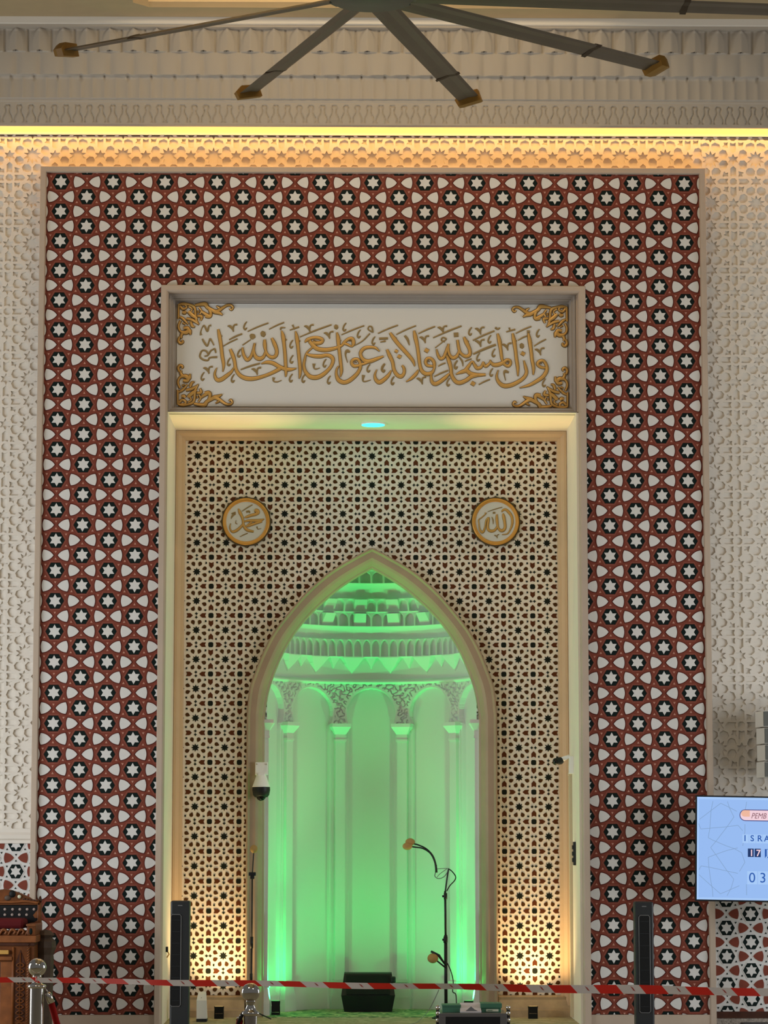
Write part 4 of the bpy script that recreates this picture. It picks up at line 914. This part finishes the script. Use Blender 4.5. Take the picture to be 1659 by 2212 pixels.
mb = MB(); cord(mb, [pp(969, 1877, Y), pp(976, 1882, Y), pp(984, 1893, Y), pp(982, 1902, Y), pp(972, 1913, Y), pp(965, 1925, Y)], .0055, 'black_plastic'); cord(mb, [pp(969, 1877, Y), pp(966, 1895, Y), pp(962, 1925, Y)], .0075, 'black_plastic')
mb.build('cable', t); mb = MB(); cord(mb, [pp(966, 2080, Y-.03), pp(974, 2098, Y-.03), pp(979, 2120, Y-.03), pp(978, 2142, Y-.03), pp(985, 2150, Y-.03), pp(986, 2190, Y-.03)], .005, 'black_plastic'); mb.build('cable', t)
mb = MB(); mb.ball(pp(935, 2070, Y-.04), .050, 'foam', (1.05, 1, .95)); o = mb.build('foam_windshield', t); o['label'] = 'low mustard foam windshield'
mb = MB(); mb.tube([pp(931, 2055, Y-.05), pp(948, 2064, Y-.04), pp(962, 2084, Y-.02)], [.011, .014, .008], 'black_plastic'); mb.tube([pp(942, 2074, Y-.04), pp(962, 2090, Y-.02)], .008, 'black_plastic'); mb.build('low_microphone', t)
mb = MB(); mb.lathe([(.001, .035), (.10, .03), (.135, .012), (.135, 0), (.001, 0)], (base.x, Y, 0), 'black_plastic', 32); mb.build('base', t)
mb = MB(); cord(mb, [pp(948, 2138, .9), pp(938, 2160, .85), pp(924, 2185, .8), (at(900, 2200, .7).x, .4, .006), (at(880, 2200, .2).x, .05, .006)], .004, 'grey_line')
tag(mb.build('floor_cable'), 'thin grey cable slanting down to the carpet left of the curved microphone stand', 'cable')
# ------------------------------------------------------------------ stage monitor
a, b = at(737, 2181, 1.95), at(853, 2181, 1.95); hz = at(0, 2101, 1.95).z
t = thing('stage_monitor', 'black wedge loudspeaker on the green carpet in the niche', 'loudspeaker', ((a.x+b.x)/2, 2.0, .006))
mb = MB(); x0, x1 = a.x, b.x
pr = [(1.88, .01), (1.84, .17), (1.98, hz-.01), (2.03, hz), (2.18, hz-.03), (2.22, .01)]
vs = [(x0+(.03 if i not in (1,) else 0), y, z) for i, (y, z) in enumerate(pr)]+[(x1-(.03 if i != 1 else 0), y, z) for i, (y, z) in enumerate(pr)]; n = len(pr)
mb.add(vs, [list(range(n)), list(range(n, 2*n))[::-1]]+[[(i+1) % n, i, n+i, n+(i+1) % n] for i in range(n)], 'black_plastic'); mb.build('cabinet', t)
mb = MB(); mb.add([(x0+.05, 1.844, .185), (x1-.05, 1.844, .185), (x1-.05, 1.965, hz-.03), (x0+.05, 1.965, hz-.03), (x0+.05, 1.836, .18), (x1-.05, 1.836, .18), (x1-.05, 1.957, hz-.025), (x0+.05, 1.957, hz-.025)], [[4, 5, 6, 7], [0, 1, 5, 4], [1, 2, 6, 5], [2, 3, 7, 6], [3, 0, 4, 7]], 'grille_black'); mb.build('grille', t)
mb = MB(); mb.box(x1-.04, x1+.008, 1.9, 2.0, hz-.10, hz-.04, 'black_plastic', .01); mb.build('handle', t)
# ------------------------------------------------------------------ cameras and fittings
p = at(565, 1645, 1.19); q = at(564, 1731, 1.19)
t = thing('dome_camera', 'white and black dome security camera on the left arch surround', 'security camera', (p.x, 1.2, p.z))
mb = MB(); x = p.x; zt, zm, zb, zl = at(0, 1646, 1.19).z, at(0, 1672, 1.19).z, at(0, 1700, 1.19).z, at(0, 1731, 1.19).z
mb.box(x-.062, x+.062, 1.19, 1.235, zm-.01, zt, 'white_plastic', .006); mb.build('wall_bracket', t)
mb = MB(); mb.lathe([(.001, zm-.0), (.035, zm-.0), (.05, zm-.02), (.082, zb+.015), (.088, zb), (.001, zb)], (x, 1.12, 0), 'white_plastic', 32); mb.box(x-.035, x+.035, 1.08, 1.2, zm-.03, zm+.01, 'white_plastic', .008); mb.build('housing', t)
mb = MB(); mb.lathe([(.086, zb), (.088, zb-.03), (.078, zb-.08), (.06, zb-.10), (.001, zb-.105)], (x, 1.12, 0), 'black_plastic', 32); mb.build('dome_collar', t)
mb = MB(); mb.ball((x, 1.10, zb-.085), .05, 'dark_glass'); mb.build('lens_dome', t)
mb = MB(); mb.lathe([(.001, 0), (.018, 0), (.018, .01), (.001, .012)], (x+.0, 1.05, zb-.05), 'charcoal', 16, 'Y'); mb.build('lens', t)
mb = MB(); mb.tube([(x-.045, 1.188, zt-.02), (x-.045, 1.18, zt-.02)], .007, 'brushed_steel', 8); mb.build('screw', t); mb = MB(); mb.tube([(x+.045, 1.188, zt-.02), (x+.045, 1.18, zt-.02)], .007, 'brushed_steel', 8); mb.build('screw', t)
t = thing('bracket_camera', 'small black security camera on a white arm at the right side of the portal', 'security camera', (1.87, .72, 2.45))
zz0 = at(0, 1640, .72).z
mb = MB(); mb.box(1.845, 1.886, .66, .78, at(0, 1671, .72).z, at(0, 1633, .72).z, 'white_plastic', .004); mb.build('junction_box', t)
mb = MB(); c = at(1229, 1634, .72); mb.tube([(1.85, .72, c.z-.02), (c.x, .72, c.z), (at(1214, 1641, .72).x, .70, c.z-.03)], [.016, .018, .024], 'white_plastic'); mb.build('arm', t)
c = at(1207, 1643, .68); mb = MB(); mb.tube([(c.x+.045, .74, c.z+.01), (c.x+.02, .71, c.z), (c.x-.035, .66, c.z-.012)], [.02, .036, .034], 'black_plastic', 20); mb.build('body', t)
mb = MB(); mb.ball((c.x-.03, .655, c.z-.012), .024, 'dark_glass'); mb.build('lens', t)
mb = MB(); zt = at(0, 1673, .95).z; mb.box(1.855, 1.886, .86, .93, .02, zt, 'cable_beige', .004); mb.box(1.85, 1.888, .855, .935, zt-.01, zt+.02, 'cable_beige', .004)
tag(mb.build('cable_trunking'), 'tall cream cable duct on the right side of the portal below the small camera', 'cable duct')
c = at(1245, 1843, .5); t = thing('wall_controller', 'slim dark grey wall panel on the right side of the portal', 'wall panel', (1.88, .5, c.z))
za, zb2 = at(0, 1818, .5).z, at(0, 1869, .5).z
mb = MB(); mb.box(1.862, 1.886, .46, .56, zb2, za, 'charcoal', .006); mb.build('housing', t)
mb = MB()
for k in range(3): mb.box(1.852, 1.864, .475, .545, zb2+.03+k*.06, zb2+.07+k*.06, 'black_plastic', .004)
mb.build('switches', t)
c = at(361, 2052, .45); t = thing('wall_hook', 'little brass-tipped black hook on the left side of the portal behind the tower fan', 'hook', (-1.99, .45, c.z))
mb = MB(); mb.box(-1.999, -1.975, .43, .47, c.z-.02, c.z+.03, 'black_plastic', .004); mb.build('plate', t)
mb = MB(); mb.tube([(-1.98, .45, c.z-.015), (-1.965, .44, c.z-.04), (-1.985, .43, c.z-.07)], .006, 'gold'); mb.build('hook', t)
# white device on the floor at the left
a = at(425, 2190, .55); b = at(447, 2190, .55); zt = at(0, 2143, .55).z
t = thing('air_purifier', 'small upright white plastic device with a sloped top beside the left tower fan', 'appliance', ((a.x+b.x)/2, .6, 0))
mb = MB(); pr = [(.50, .03), (.50, .20), (.56, zt-.02), (.60, zt), (.66, zt-.02), (.66, .03)]; n = len(pr)
mb.add([(a.x+(.012 if 1 < i < 5 else 0), y, z) for i, (y, z) in enumerate(pr)]+[(b.x-(.012 if 1 < i < 5 else 0), y, z) for i, (y, z) in enumerate(pr)], [list(range(n)), list(range(n, 2*n))[::-1]]+[[(i+1) % n, i, n+i, n+(i+1) % n] for i in range(n)], 'white_plastic'); mb.build('body', t)
mb = MB(); mb.box(a.x-.002, b.x+.002, .50, .67, 0, .03, 'charcoal', .004); mb.build('base', t)
mb = MB(); mb.tube([((a.x+b.x)/2-.004, .515, .175), ((a.x+b.x)/2-.004, .53, .225)], .006, 'grey_line', 8); mb.build('nozzle', t)
# ------------------------------------------------------------------ line array on the right wall
a = at(1638, 1535, -.35); zt, zb = a.z, at(0, 1680, -.35).z
t = thing('line_array_speaker', 'stack of four grey-fronted white loudspeaker boxes hanging by the right edge', 'loudspeaker', (a.x+.25, -.2, zb))
hh = (zt-zb)/4
for k in range(4):
    sh = [0, .008, .012, .004][3-k]; z0, z1 = zb+k*hh+.006, zb+(k+1)*hh-.006
    mb = MB(); mb.add([(x_, y, z) for x_, y in ((a.x+.036+sh, -.40), (a.x+sh, -.15), (a.x+.62, -.15), (a.x+.60, -.40)) for z in (z0, z1)], [[0, 1, 3, 2], [2, 3, 5, 4], [4, 5, 7, 6], [6, 7, 1, 0], [0, 2, 4, 6], [1, 7, 5, 3]], 'speaker_white')
    o = mb.build('cabinet', t)
    mb = MB(); mb.box(a.x+.04+sh, a.x+.60, -.412, -.40, z0+.004, z1-.004, 'speaker_grey', .003); g = mb.build('grille', o)
mb = MB(); mb.box(a.x+.20, a.x+.26, -.36, YS-.002, zb+.02, zt-.02, 'black_plastic'); mb.build('wall_mount', t)
# ------------------------------------------------------------------ television on a floor stand
a = at(1502.5, 1723, -.6); zb = at(1502.5, 1948, -.6).z; H = a.z-zb; W = H*1.74
TVc = Vector((a.x+W/2, -.6, (a.z+zb)/2)); rot = Matrix.Rotation(R(1.0), 4, 'Y')
TM = Matrix.Translation(TVc) @ rot
t = thing('television', 'wide flat television showing a pale blue notice, cut by the right edge', 'television', (TVc.x, -.5, 0))
def tl(px, py):   # screen drawing units: 0..W, 0..H from photo crop (origin 1499,1700, 8.506x)
    x = (px/8.506+1499-1502.5)/225*H; y = (py/8.506+1700-1723)/225*H
    return (-W/2+x, H/2-y)
mb = MB(); mb.box(-W/2-.006, W/2+.006, -.002, .04, -H/2-.008, H/2+.008, 'black_plastic', .004); mb.xf(TM).build('bezel', t)
mb = MB(); mb.box(-W/2+.006, W/2-.006, -.006, -.003, -H/2+.008, H/2-.006, 'screen_blue'); scn = mb.xf(TM).build('screen', t)
mb = MB(); mb.box(-W/2+.006, W/2-.006, -.0068, -.006, H/2-.026, H/2-.006, 'screen_glow'); mb.box(-W/2+.006, W/2-.006, -.0068, -.006, -H/2+.008, -H/2+.026, 'screen_glow'); mb.box(-W/2+.006, -W/2+.022, -.0068, -.006, -H/2+.008, H/2-.006, 'screen_glow'); mb.xf(TM).build('screen_border', scn)
def line2(mb, pts, w_, y, m):
    for a_, b_ in zip(pts, pts[1:]):
        dx, dz = b_[0]-a_[0], b_[1]-a_[1]; L = math.hypot(dx, dz) or 1; nx, nz = -dz/L*w_/2, dx/L*w_/2
        mb.poly([(a_[0]+nx, a_[1]+nz), (a_[0]-nx, a_[1]-nz), (b_[0]-nx, b_[1]-nz), (b_[0]+nx, b_[1]+nz)], y, m)
for pl in ([(335,285),(300,460),(280,780),(250,960),(340,1005),(590,1105),(730,1150),(870,1225)], [(85,625),(310,450),(480,320),(630,390),(780,465)], [(605,285),(640,400),(725,570),(600,750),(395,1020),(295,1140),(400,1280),(600,1560),(725,1710),(680,1870),(600,2020)],
  [(70,700),(110,800),(270,785),(610,750),(800,720),(890,820)], [(800,1135),(590,1190),(400,1260),(250,1320),(265,1500),(300,1750),(330,1900),(340,2040)], [(80,1550),(120,1480),(270,1500),(600,1565),(800,1605)], [(80,1640),(320,1850),(480,1985),(650,1910),(830,1830)],
  [(960,285),(925,500)], [(930,700),(930,830),(890,1100)], [(870,1225),(930,1400),(830,1570)], [(960,1800),(965,2000)]):
    mb = MB(); line2(mb, [tl(*p_) for p_ in pl], .0045, -.0072, 'screen_line'); mb.xf(TM).build('pattern_line', scn)
def capsule(x0, z0, x1, z1):
    r_ = (z1-z0)/2; return [(x0+r_-r_*math.sin(PI*k/12), (z0+z1)/2+r_*math.cos(PI*k/12)) for k in range(13)]+[(x1, z0), (x1, z1)]
b0 = tl(828, 640); b1 = tl(1900, 425)
mb = MB(); mb.poly(capsule(b0[0], b0[1], b1[0], b1[1]), -.0074, 'screen_badge_rim'); mb.poly(capsule(b0[0]+.008, b0[1]+.008, b1[0]-.008, b1[1]-.008), -.0078, 'screen_badge')
c0 = tl(860, 560); c1 = tl(1020, 440); mb.poly(capsule(c0[0], c0[1], c1[0], c1[1]), -.0080, 'screen_peach'); mb.xf(TM).build('title_badge', scn)
def text(s, x, z, size, m, y=-.0084, parent=None, name='lettering', shear=0, sx=1, bold=0, space=1):
    cu = bpy.data.curves.new('t', 'FONT'); cu.body = s; cu.size = size; cu.shear = shear; cu.offset = bold; cu.space_character = space; cu.resolution_u = 4
    tmp = bpy.data.objects.new('t', cu); C.objects.link(tmp); dg = bpy.context.evaluated_depsgraph_get(); me = bpy.data.meshes.new_from_object(tmp.evaluated_get(dg)); bpy.data.objects.remove(tmp)
    b_ = MB(); b_.add([(x+v.co.x*sx, y, z+v.co.y) for v in me.vertices], [list(p_.vertices) for p_ in me.polygons], m); return b_
q = tl(1040, 590); text('PEMB', q[0], q[1], .072, 'screen_badge_ink', shear=.3, sx=.82).xf(TM).build('title_text', scn)
TLS = []
for k in range(4):
    mb = MB(); TLS.append(mb); q0 = tl(885+k*126, 1045); q1 = tl(1000+k*126, 885); mb.box(q0[0], q1[0], -.0076, -.0072, q0[1], q1[1], 'screen_glow')
for k in range(2):
    mb = MB(); TLS.append(mb); q0 = tl(975+k*200, 1800); q1 = tl(1160+k*200, 1560); mb.box(q0[0], q1[0], -.0076, -.0072, q0[1], q1[1], 'screen_glow')
mb = MB(); TLS.append(mb); q0 = tl(985, 1300); q1 = tl(1095, 1145); mb.box(q0[0], q1[0], -.0076, -.0072, q0[1], q1[1], 'screen_navy'); mb = MB(); TLS.append(mb); q0 = tl(1110, 1300); q1 = tl(1225, 1145); mb.box(q0[0], q1[0], -.0076, -.0072, q0[1], q1[1], 'screen_navy')
mb = MB(); TLS.append(mb); q0 = tl(1300, 1310); q1 = tl(1420, 1150); mb.box(q0[0], q1[0], -.0076, -.0072, q0[1], q1[1], 'screen_ink')
for mb in TLS: mb.xf(TM).build('letter_tile', scn)
for k, ch in enumerate('ISRA'):
    q = tl((912, 1030, 1158, 1285)[k], 1008); text(ch, q[0], q[1], .077, 'screen_ink', bold=.0012).xf(TM).build('letter', scn)
for x_, ch in ((1012, '1'), (1138, '7')): q = tl(x_, 1280); text(ch, q[0], q[1], .082, 'screen_badge', bold=.0014).xf(TM).build('digit', scn)
q = tl(1325, 1270); text('J', q[0], q[1], .08, 'screen_glow', bold=.001).xf(TM).build('letter', scn)
for x_, ch in ((1000, '0'), (1200, '3')): q = tl(x_, 1765); text(ch, q[0], q[1], .128, 'screen_ink').xf(TM).build('digit', scn)
mb = MB(); mb.tube([(TVc.x, -.52, .05), (TVc.x, -.52, TVc.z+.1)], .035, 'black_plastic', 16); mb.box(TVc.x-.25, TVc.x+.25, -.56, -.5, TVc.z-.15, TVc.z+.15, 'black_plastic'); mb.box(TVc.x-.4, TVc.x+.4, -.8, -.3, 0, .05, 'black_plastic', .01); mb.build('stand', t)
# ------------------------------------------------------------------ equipment case with boxes
Y = -3.0; a = at(948, 2190, Y); b = at(1095, 2190, Y); zt = at(0, 2189.5, Y).z
t = thing('flight_case', 'grey-edged black equipment case with chrome ball corners by the right microphone stand', 'equipment case', ((a.x+b.x)/2, Y+.25, 0))
mb = MB(); mb.box(a.x+.02, b.x-.02, Y+.02, Y+.5, .02, zt-.02, 'black_plastic'); mb.build('body', t)
mb = MB(); mb.box(a.x, b.x, Y, Y+.52, zt-.03, zt, 'case_grey', .004); mb.box(a.x, a.x+.055, Y-.004, Y+.03, .02, zt-.02, 'case_grey', .003); mb.box(b.x-.055, b.x, Y-.004, Y+.03, .02, zt-.02, 'case_grey', .003); mb.box(a.x, b.x, Y-.004, Y+.03, 0, .04, 'case_grey', .003); mb.build('edging', t)
mb = MB(); mb.box(a.x+.055, b.x-.055, Y-.002, Y+.025, .04, zt-.03, 'grille_black'); mb.build('front_panel', t)
for x_ in (a.x-.008, b.x+.012):
    for dz in (.045, -.0, -.055):
        mb = MB(); mb.ball((x_, Y+.02, zt+dz), .019, 'chrome', (1, 1, 1.1), 16); mb.build('ball_corner', t)
mb = MB(); mb.box(a.x-.022, a.x+.004, Y+.012, Y+.05, 0, zt+.06, 'black_plastic', .003); mb.box(b.x, b.x+.026, Y+.012, Y+.05, 0, zt+.06, 'black_plastic', .003); mb.build('side_rail', t)
def cbox(name, x0p, x1p, y0p, label, m, Yb=Y+.12, d=.2):
    A = at(x0p, y0p, Yb); B = at(x1p, y0p, Yb); g = thing(name, label, 'box', ((A.x+B.x)/2, Yb+d/2, zt))
    mb = MB(); mb.box(A.x, B.x, Yb, Yb+d, zt+.0, A.z-.012, m, .002); mb.build('body', g)
    return g, A, B
g, A, B = cbox('storage_box', 956, 995, 2171, 'green lidded box on the left of the equipment case', 'box_green')
mb = MB(); mb.box(A.x-.003, B.x+.003, Y+.115, Y+.325, A.z-.014, A.z+.002, 'box_green', .002); mb.build('lid', g)
g, A, B = cbox('storage_box', 1041, 1082, 2168, 'green box with a pale label on the right of the equipment case', 'box_green')
mb = MB(); mb.box(A.x-.012, B.x+.008, Y+.11, Y+.325, A.z-.036, A.z+.002, 'box_green', .003); mb.build('lid', g)
mb = MB(); mb.box(A.x+.035, B.x-.02, Y+.114, Y+.12, zt+.008, A.z-.045, 'box_label'); mb.box(A.x+.045, B.x-.07, Y+.112, Y+.115, zt+.014, A.z-.052, 'box_green'); mb.build('label_sticker', g)
A = at(995, 2171, Y+.08); B = at(1040, 2171, Y+.08)
mb = MB(); mb.add([(A.x-.004, Y+.08, zt+.012), (B.x, Y+.08, zt+.012), (B.x-.006, Y+.2, A.z+.012), (A.x, Y+.2, A.z+.012), (A.x-.004, Y+.3, zt+.004), (B.x, Y+.3, zt+.004), (A.x-.004, Y+.08, zt+.001), (B.x, Y+.08, zt+.001)], [[0, 1, 2, 3], [3, 2, 5, 4], [6, 7, 1, 0], [6, 0, 3, 4], [7, 5, 2, 1], [6, 4, 5, 7]], 'paper_white')
mb.poly([(A.x+.04, zt+.014), (B.x-.03, zt+.014), (B.x-.06, zt+.03), ((A.x+B.x)/2, zt+.052), (A.x+.06, zt+.03)], Y+.077, 'grey_line')
tag(mb.build('paper_stand'), 'off-white card leaning between the two green boxes on the case', 'card')
# ------------------------------------------------------------------ stanchions, rope, tape
def stanchion(bp, r_, rp, zt, label):
    x, y = bp.x, bp.y; t = thing('stanchion', label, 'barrier post', (x, y, 0), 'chrome barrier posts')
    zb = zt-2*r_
    mb = MB(); mb.ball((x, y, zt-r_), r_, 'chrome', n=32); mb.build('ball_finial', t)
    mb = MB(); mb.lathe([(r_*.45, zb+.012), (r_*.52, zb-.004), (r_*.38, zb-.016), (r_*.55, zb-.034), (r_*.62, zb-.045), (rp*1.28, zb-.052), (rp*1.34, zb-.060), (rp*1.28, zb-.070), (rp, zb-.074)], (x, y, 0), 'chrome', 32); mb.build('neck', t)
    mb = MB(); mb.lathe([(rp, zb-.07), (rp, .03)], (x, y, 0), 'brushed_steel', 40); mb.build('post', t)
    mb = MB(); mb.lathe([(rp, .06), (.15, .03), (.16, .015), (.16, 0), (.001, 0)], (x, y, 0), 'brushed_steel', 40); mb.build('base', t)
    return t, zb
b1 = at(80.5, 2089, -8.0); t1, z1 = stanchion(b1, .058, .044, at(0, 2070, -8).z, 'chrome barrier post with a large ball top, front left by the pulpit')
b2 = at(541.5, 2144, -11.1); t2, z2 = stanchion(b2, .049, .035, at(0, 2123.5, -11.1).z, 'chrome barrier post with a ball top, in front of the left arch jamb')
mb = MB()
mb.tube([at(92, 2128, -8), at(104, 2144, -8)], .004, 'chrome', 8); mb.build('hook_ring', t1)
ro = thing('velvet_rope', 'red velvet barrier rope hanging from the left chrome post', 'rope', tuple(at(102, 2145, -8)))
mb = MB(); mb.tube([at(102, 2144, -8), at(104, 2148, -8), at(111, 2167, -8)], [.014, .021, .022], 'chrome', 20); o = mb.build('end_cap', ro); o['label'] = 'chrome end cap'
mb = MB(); cord(mb, [at(110, 2164, -8), at(116, 2186, -7.95), at(124, 2214, -7.9), at(140, 2250, -7.8), at(170, 2290, -7.6), at(230, 2320, -7.3)], .021, 'velvet_red'); mb.build('rope', ro)
ro = thing('velvet_rope', 'dark rope with chrome hook hanging from the middle chrome post', 'rope', tuple(at(520, 2200, -11.1)))
mb = MB(); mb.ball(at(515, 2199, -11.1), .008, 'chrome', n=12); mb.ball(at(521, 2194, -11.1), .009, 'chrome', n=12); mb.ball(at(529, 2198, -11.1), .007, 'chrome', n=12); mb.tube([at(527, 2186, -11.1), at(521, 2196, -11.1), at(514, 2212, -11.1)], .010, 'charcoal', 12); mb.build('hook', ro)
mb = MB(); cord(mb, [at(518, 2206, -11.1), at(512, 2225, -11.0), at(490, 2260, -10.9), at(440, 2290, -10.7)], .018, 'velvet_red'); mb.build('rope', ro)
def tape(x0p, y0p, Y0, x1p, y1p, Y1, w0, w1, label, n0, sag=0):
    A, B = at(x0p, y0p, Y0), at(x1p, y1p, Y1); mb = MB(); L = (B-A).length; step = .142; n = int(L/step)+1
    def P(s, e):  # s along, e across -1..1
        u = s/L; p_ = A.lerp(B, min(max(u, 0), 1.0)); w_ = (w0+(w1-w0)*u)/2*(1+.10*math.sin(s*2.3)+.05*math.sin(s*7.1)); tw = .35*math.sin(s*1.7)+.2*math.sin(s*4.1)
        return (p_.x, p_.y+w_*e*math.sin(tw), p_.z+w_*e*math.cos(tw)-sag*4*u*(1-u)+.003*math.sin(s*5.3))
    for k in range(-1, n):
        m = 'tape_red' if (k+n0) % 2 == 0 else 'tape_white'; sub = 6
        for q in range(sub):
            s0, s1 = (k+q/sub)*step, (k+(q+1)/sub)*step; cc = []
            for e0, e1 in ((-1, 0), (0, 1)):
                pts = [P(min(max(s_-.5*e*.045, 0), L), e) for s_, e in ((s0, e0), (s1, e0), (s1, e1), (s0, e1))]
                mb.add(pts, [[0, 1, 2, 3]], m)
        if m == 'tape_white':
            s_ = (k+.55)*step
            if 0 < s_ < L-.02: pts = [P(s_-.012, .75), P(s_+.006, .3), P(s_+.02, -.45), P(s_+.006, -.2)]; mb.add([(x_, y-.002, z) for x_, y, z in pts], [[0, 1, 2, 3]], 'tape_ink')
    tag(mb.build('barrier_tape'), label, 'barrier tape')
tape(-420, 2114, -8.3, 77, 2117.5, -8.06, .030, .032, 'short stretch of red and white barrier tape left of the left chrome post', 0)
tape(81, 2117.5, -8.06, 2150, 2150.5, -8.65, .031, .060, 'long red and white barrier tape stretched across in front of the niche', 1)
# ------------------------------------------------------------------ wooden pulpit
Y = -1.2; Z = lambda y: at(50, y, Y).z; X = lambda x: at(x, 2050, Y).x
t = thing('pulpit', 'carved brown wooden pulpit with a black tufted seat back at the left edge', 'pulpit', (X(20), Y+.3, 0))
xl = X(-90)
mb = MB(); mb.box(xl, X(74), Y, Y+.6, 0, Z(2034), 'wood', .006); mb.build('body', t)
mb = MB(); mb.box(xl, X(79), Y-.03, Y+.63, Z(2036), Z(2021), 'wood_light', .006); mb.box(xl, X(75), Y-.015, Y+.62, Z(2043), Z(2036), 'wood_dark', .003); mb.build('ledge', t)
mb = MB(); mb.box(xl, X(58), Y+.05, Y+.09, Z(2021), Z(2010), 'wood')
for k in range(7):
    x_ = X(-60+k*19); mb.tube(cr([(x_, Y+.04, Z(2020)), (x_+.03, Y+.03, Z(2008)), (x_+.06, Y+.03, Z(2012)), (x_+.05, Y+.03, Z(2018))], 5), .010, 'wood_light', 8)
    mb.tube(cr([(x_+.085, Y+.04, Z(2020)), (x_+.055, Y+.03, Z(2008)), (x_+.03, Y+.035, Z(2012))], 5), .008, 'wood', 8)
mb.build('carved_rail', t)
mb = MB(); mb.box(X(58), X(77), Y, Y+.5, Z(2021), Z(1999), 'wood', .006); mb.box(X(56), X(77), Y-.01, Y+.5, Z(2001), Z(1996), 'wood_light', .004); mb.ball((X(66), Y, Z(2012)), .018, 'tile_black', (.8, .3, 1.6), 12); mb.build('armrest', t)
mb = MB(); mb.box(xl, X(48), Y+.12, Y+.42, Z(2008), Z(1985), 'cushion_red', .03); mb.build('seat_cushion', t)
mb = MB(); mb.box(X(68), X(76), Y+.42, Y+.5, Z(2000), Z(1952), 'wood', .006)
mb.add([(X(68), Y+.43, Z(1968)), (X(58), Y+.43, Z(1980)), (X(62), Y+.43, Z(1986)), (X(69), Y+.43, Z(1986))], [[0, 1, 2, 3]], 'wood_light'); mb.add([(X(69), Y+.43, Z(1990)), (X(57), Y+.43, Z(1999)), (X(69), Y+.43, Z(2002))], [[0, 1, 2]], 'wood_light')
mb.tube([(X(72), Y+.46, Z(1953)), (X(72), Y+.46, Z(1947)), (X(73), Y+.46, Z(1938))], [.012, .02, .006], 'wood_dark'); mb.ball((X(66), Y+.44, Z(1950)), .02, 'wood_light', n=12); mb.build('back_post', t)
mb = MB(); mb.box(xl, X(69), Y+.44, Y+.5, Z(2008), Z(1956), 'tufted_black', .01); bk = mb.build('tufted_back', t)
for yy_, xs_ in ((1967, (-21, -4, 13, 29, 45, 60)), (1979, (-20, -4, 12, 28, 44))):
    for x_ in xs_:
        mb = MB(); mb.ball((X(x_), Y+.436, Z(yy_)), .0125, 'button', (1, .5, 1), 12); mb.build('button', bk)
mb = MB(); cp = [(xl, Z(1957)), (X(72), Z(1957)), (X(72), Z(1950)), (X(60), Z(1948)), (X(48), Z(1940)), (X(30), Z(1932)), (X(10), Z(1925)), (X(-5), Z(1922)), (X(-40), Z(1930)), (xl, Z(1948))]
mb.poly(cp, Y+.42, 'wood', .08); mb.tube(cr([(X(70), Y+.41, Z(1953)), (X(40), Y+.41, Z(1949)), (X(10), Y+.41, Z(1951)), (xl, Y+.41, Z(1950))], 5), .012, 'wood_light', 8)
mb.ball((X(12), Y+.42, Z(1933)), .03, 'black_matte', (1, .5, 1.1), 14); mb.ball((X(28), Y+.41, Z(1939)), .017, 'box_label', (1, .6, 1), 12); mb.ball((X(2), Y+.42, Z(1942)), .03, 'wood_grey', (1, .5, .8), 12)
for k in range(5): mb.tube(cr([(X(35+k*7), Y+.415, Z(1950)), (X(38+k*7), Y+.41, Z(1943+k*1.2)), (X(42+k*7), Y+.41, Z(1948))], 4), .007, 'wood_dark', 6)
mb.build('carved_crest', t)
mb = MB(); mb.box(X(-40), X(20), Y-.05, Y+.0, Z(2061), Z(2052), 'gold', .004); mb.box(X(-45), X(27), Y-.03, Y+.0, Z(2074), Z(2066), 'wood_light', .004); mb.build('brass_plate', t)
for k, (x0, x1) in enumerate(((34, 55), (-50, -26))):
    mb = MB(); xa_, xb_ = X(x0), X(x1); xm = (xa_+xb_)/2
    mb.poly([(xa_, .12), (xb_, .12), (xb_, Z(2080)), (xm, Z(2052)), (xa_, Z(2080))], Y-.004, 'wood_dark', .004)
    for j in range(13):
        zz_ = Z(2085)-j*.052
        mb.tube(cr([(xm-.035, Y-.008, zz_), (xm, Y-.010, zz_-.018), (xm+.035, Y-.008, zz_), (xm, Y-.010, zz_+.02), (xm-.035, Y-.008, zz_)], 4), .0055, 'wood', 6)
    mb.tube([(xm, Y-.008, .12), (xm, Y-.008, Z(2058))], .005, 'wood', 6); mb.build('pierced_panel', t)
for x_, w_ in ((62, .012), (29, .010)):
    mb = MB(); mb.tube([(X(x_), Y-.01, .05), (X(x_), Y-.01, Z(2046))], w_, 'wood_light' if x_ == 62 else 'wood_light', 12)
    if x_ == 62:
        for j in range(34):
            zz_ = .08+j*.024; mb.tube([(X(x_)-.011, Y-.02, zz_), (X(x_)+.011, Y-.02, zz_+.022)], .0035, 'wood_dark', 5)
    mb.build('twisted_column' if x_ == 62 else 'panel_strip', t)
mb = MB(); mb.box(X(2), X(30), Y-.008, Y, .05, Z(2078), 'wood_light', .003); mb.box(X(-22), X(2), Y-.004, Y, .05, Z(2078), 'wood_dark', .002); mb.build('door', t)
mb = MB(); mb.lathe([(.001, Z(2010)), (.05, Z(2014)), (.085, Z(2022)), (.06, Z(2028)), (.095, Z(2036)), (.10, Z(2050)), (.075, Z(2066)), (.08, Z(2075)), (.07, .0), (.001, 0)], (X(88), Y+.35, 0), 'wood_grey', 8, smooth=False); o = mb.build('corner_finial', t); o['label'] = 'dull grey-brown faceted finial'
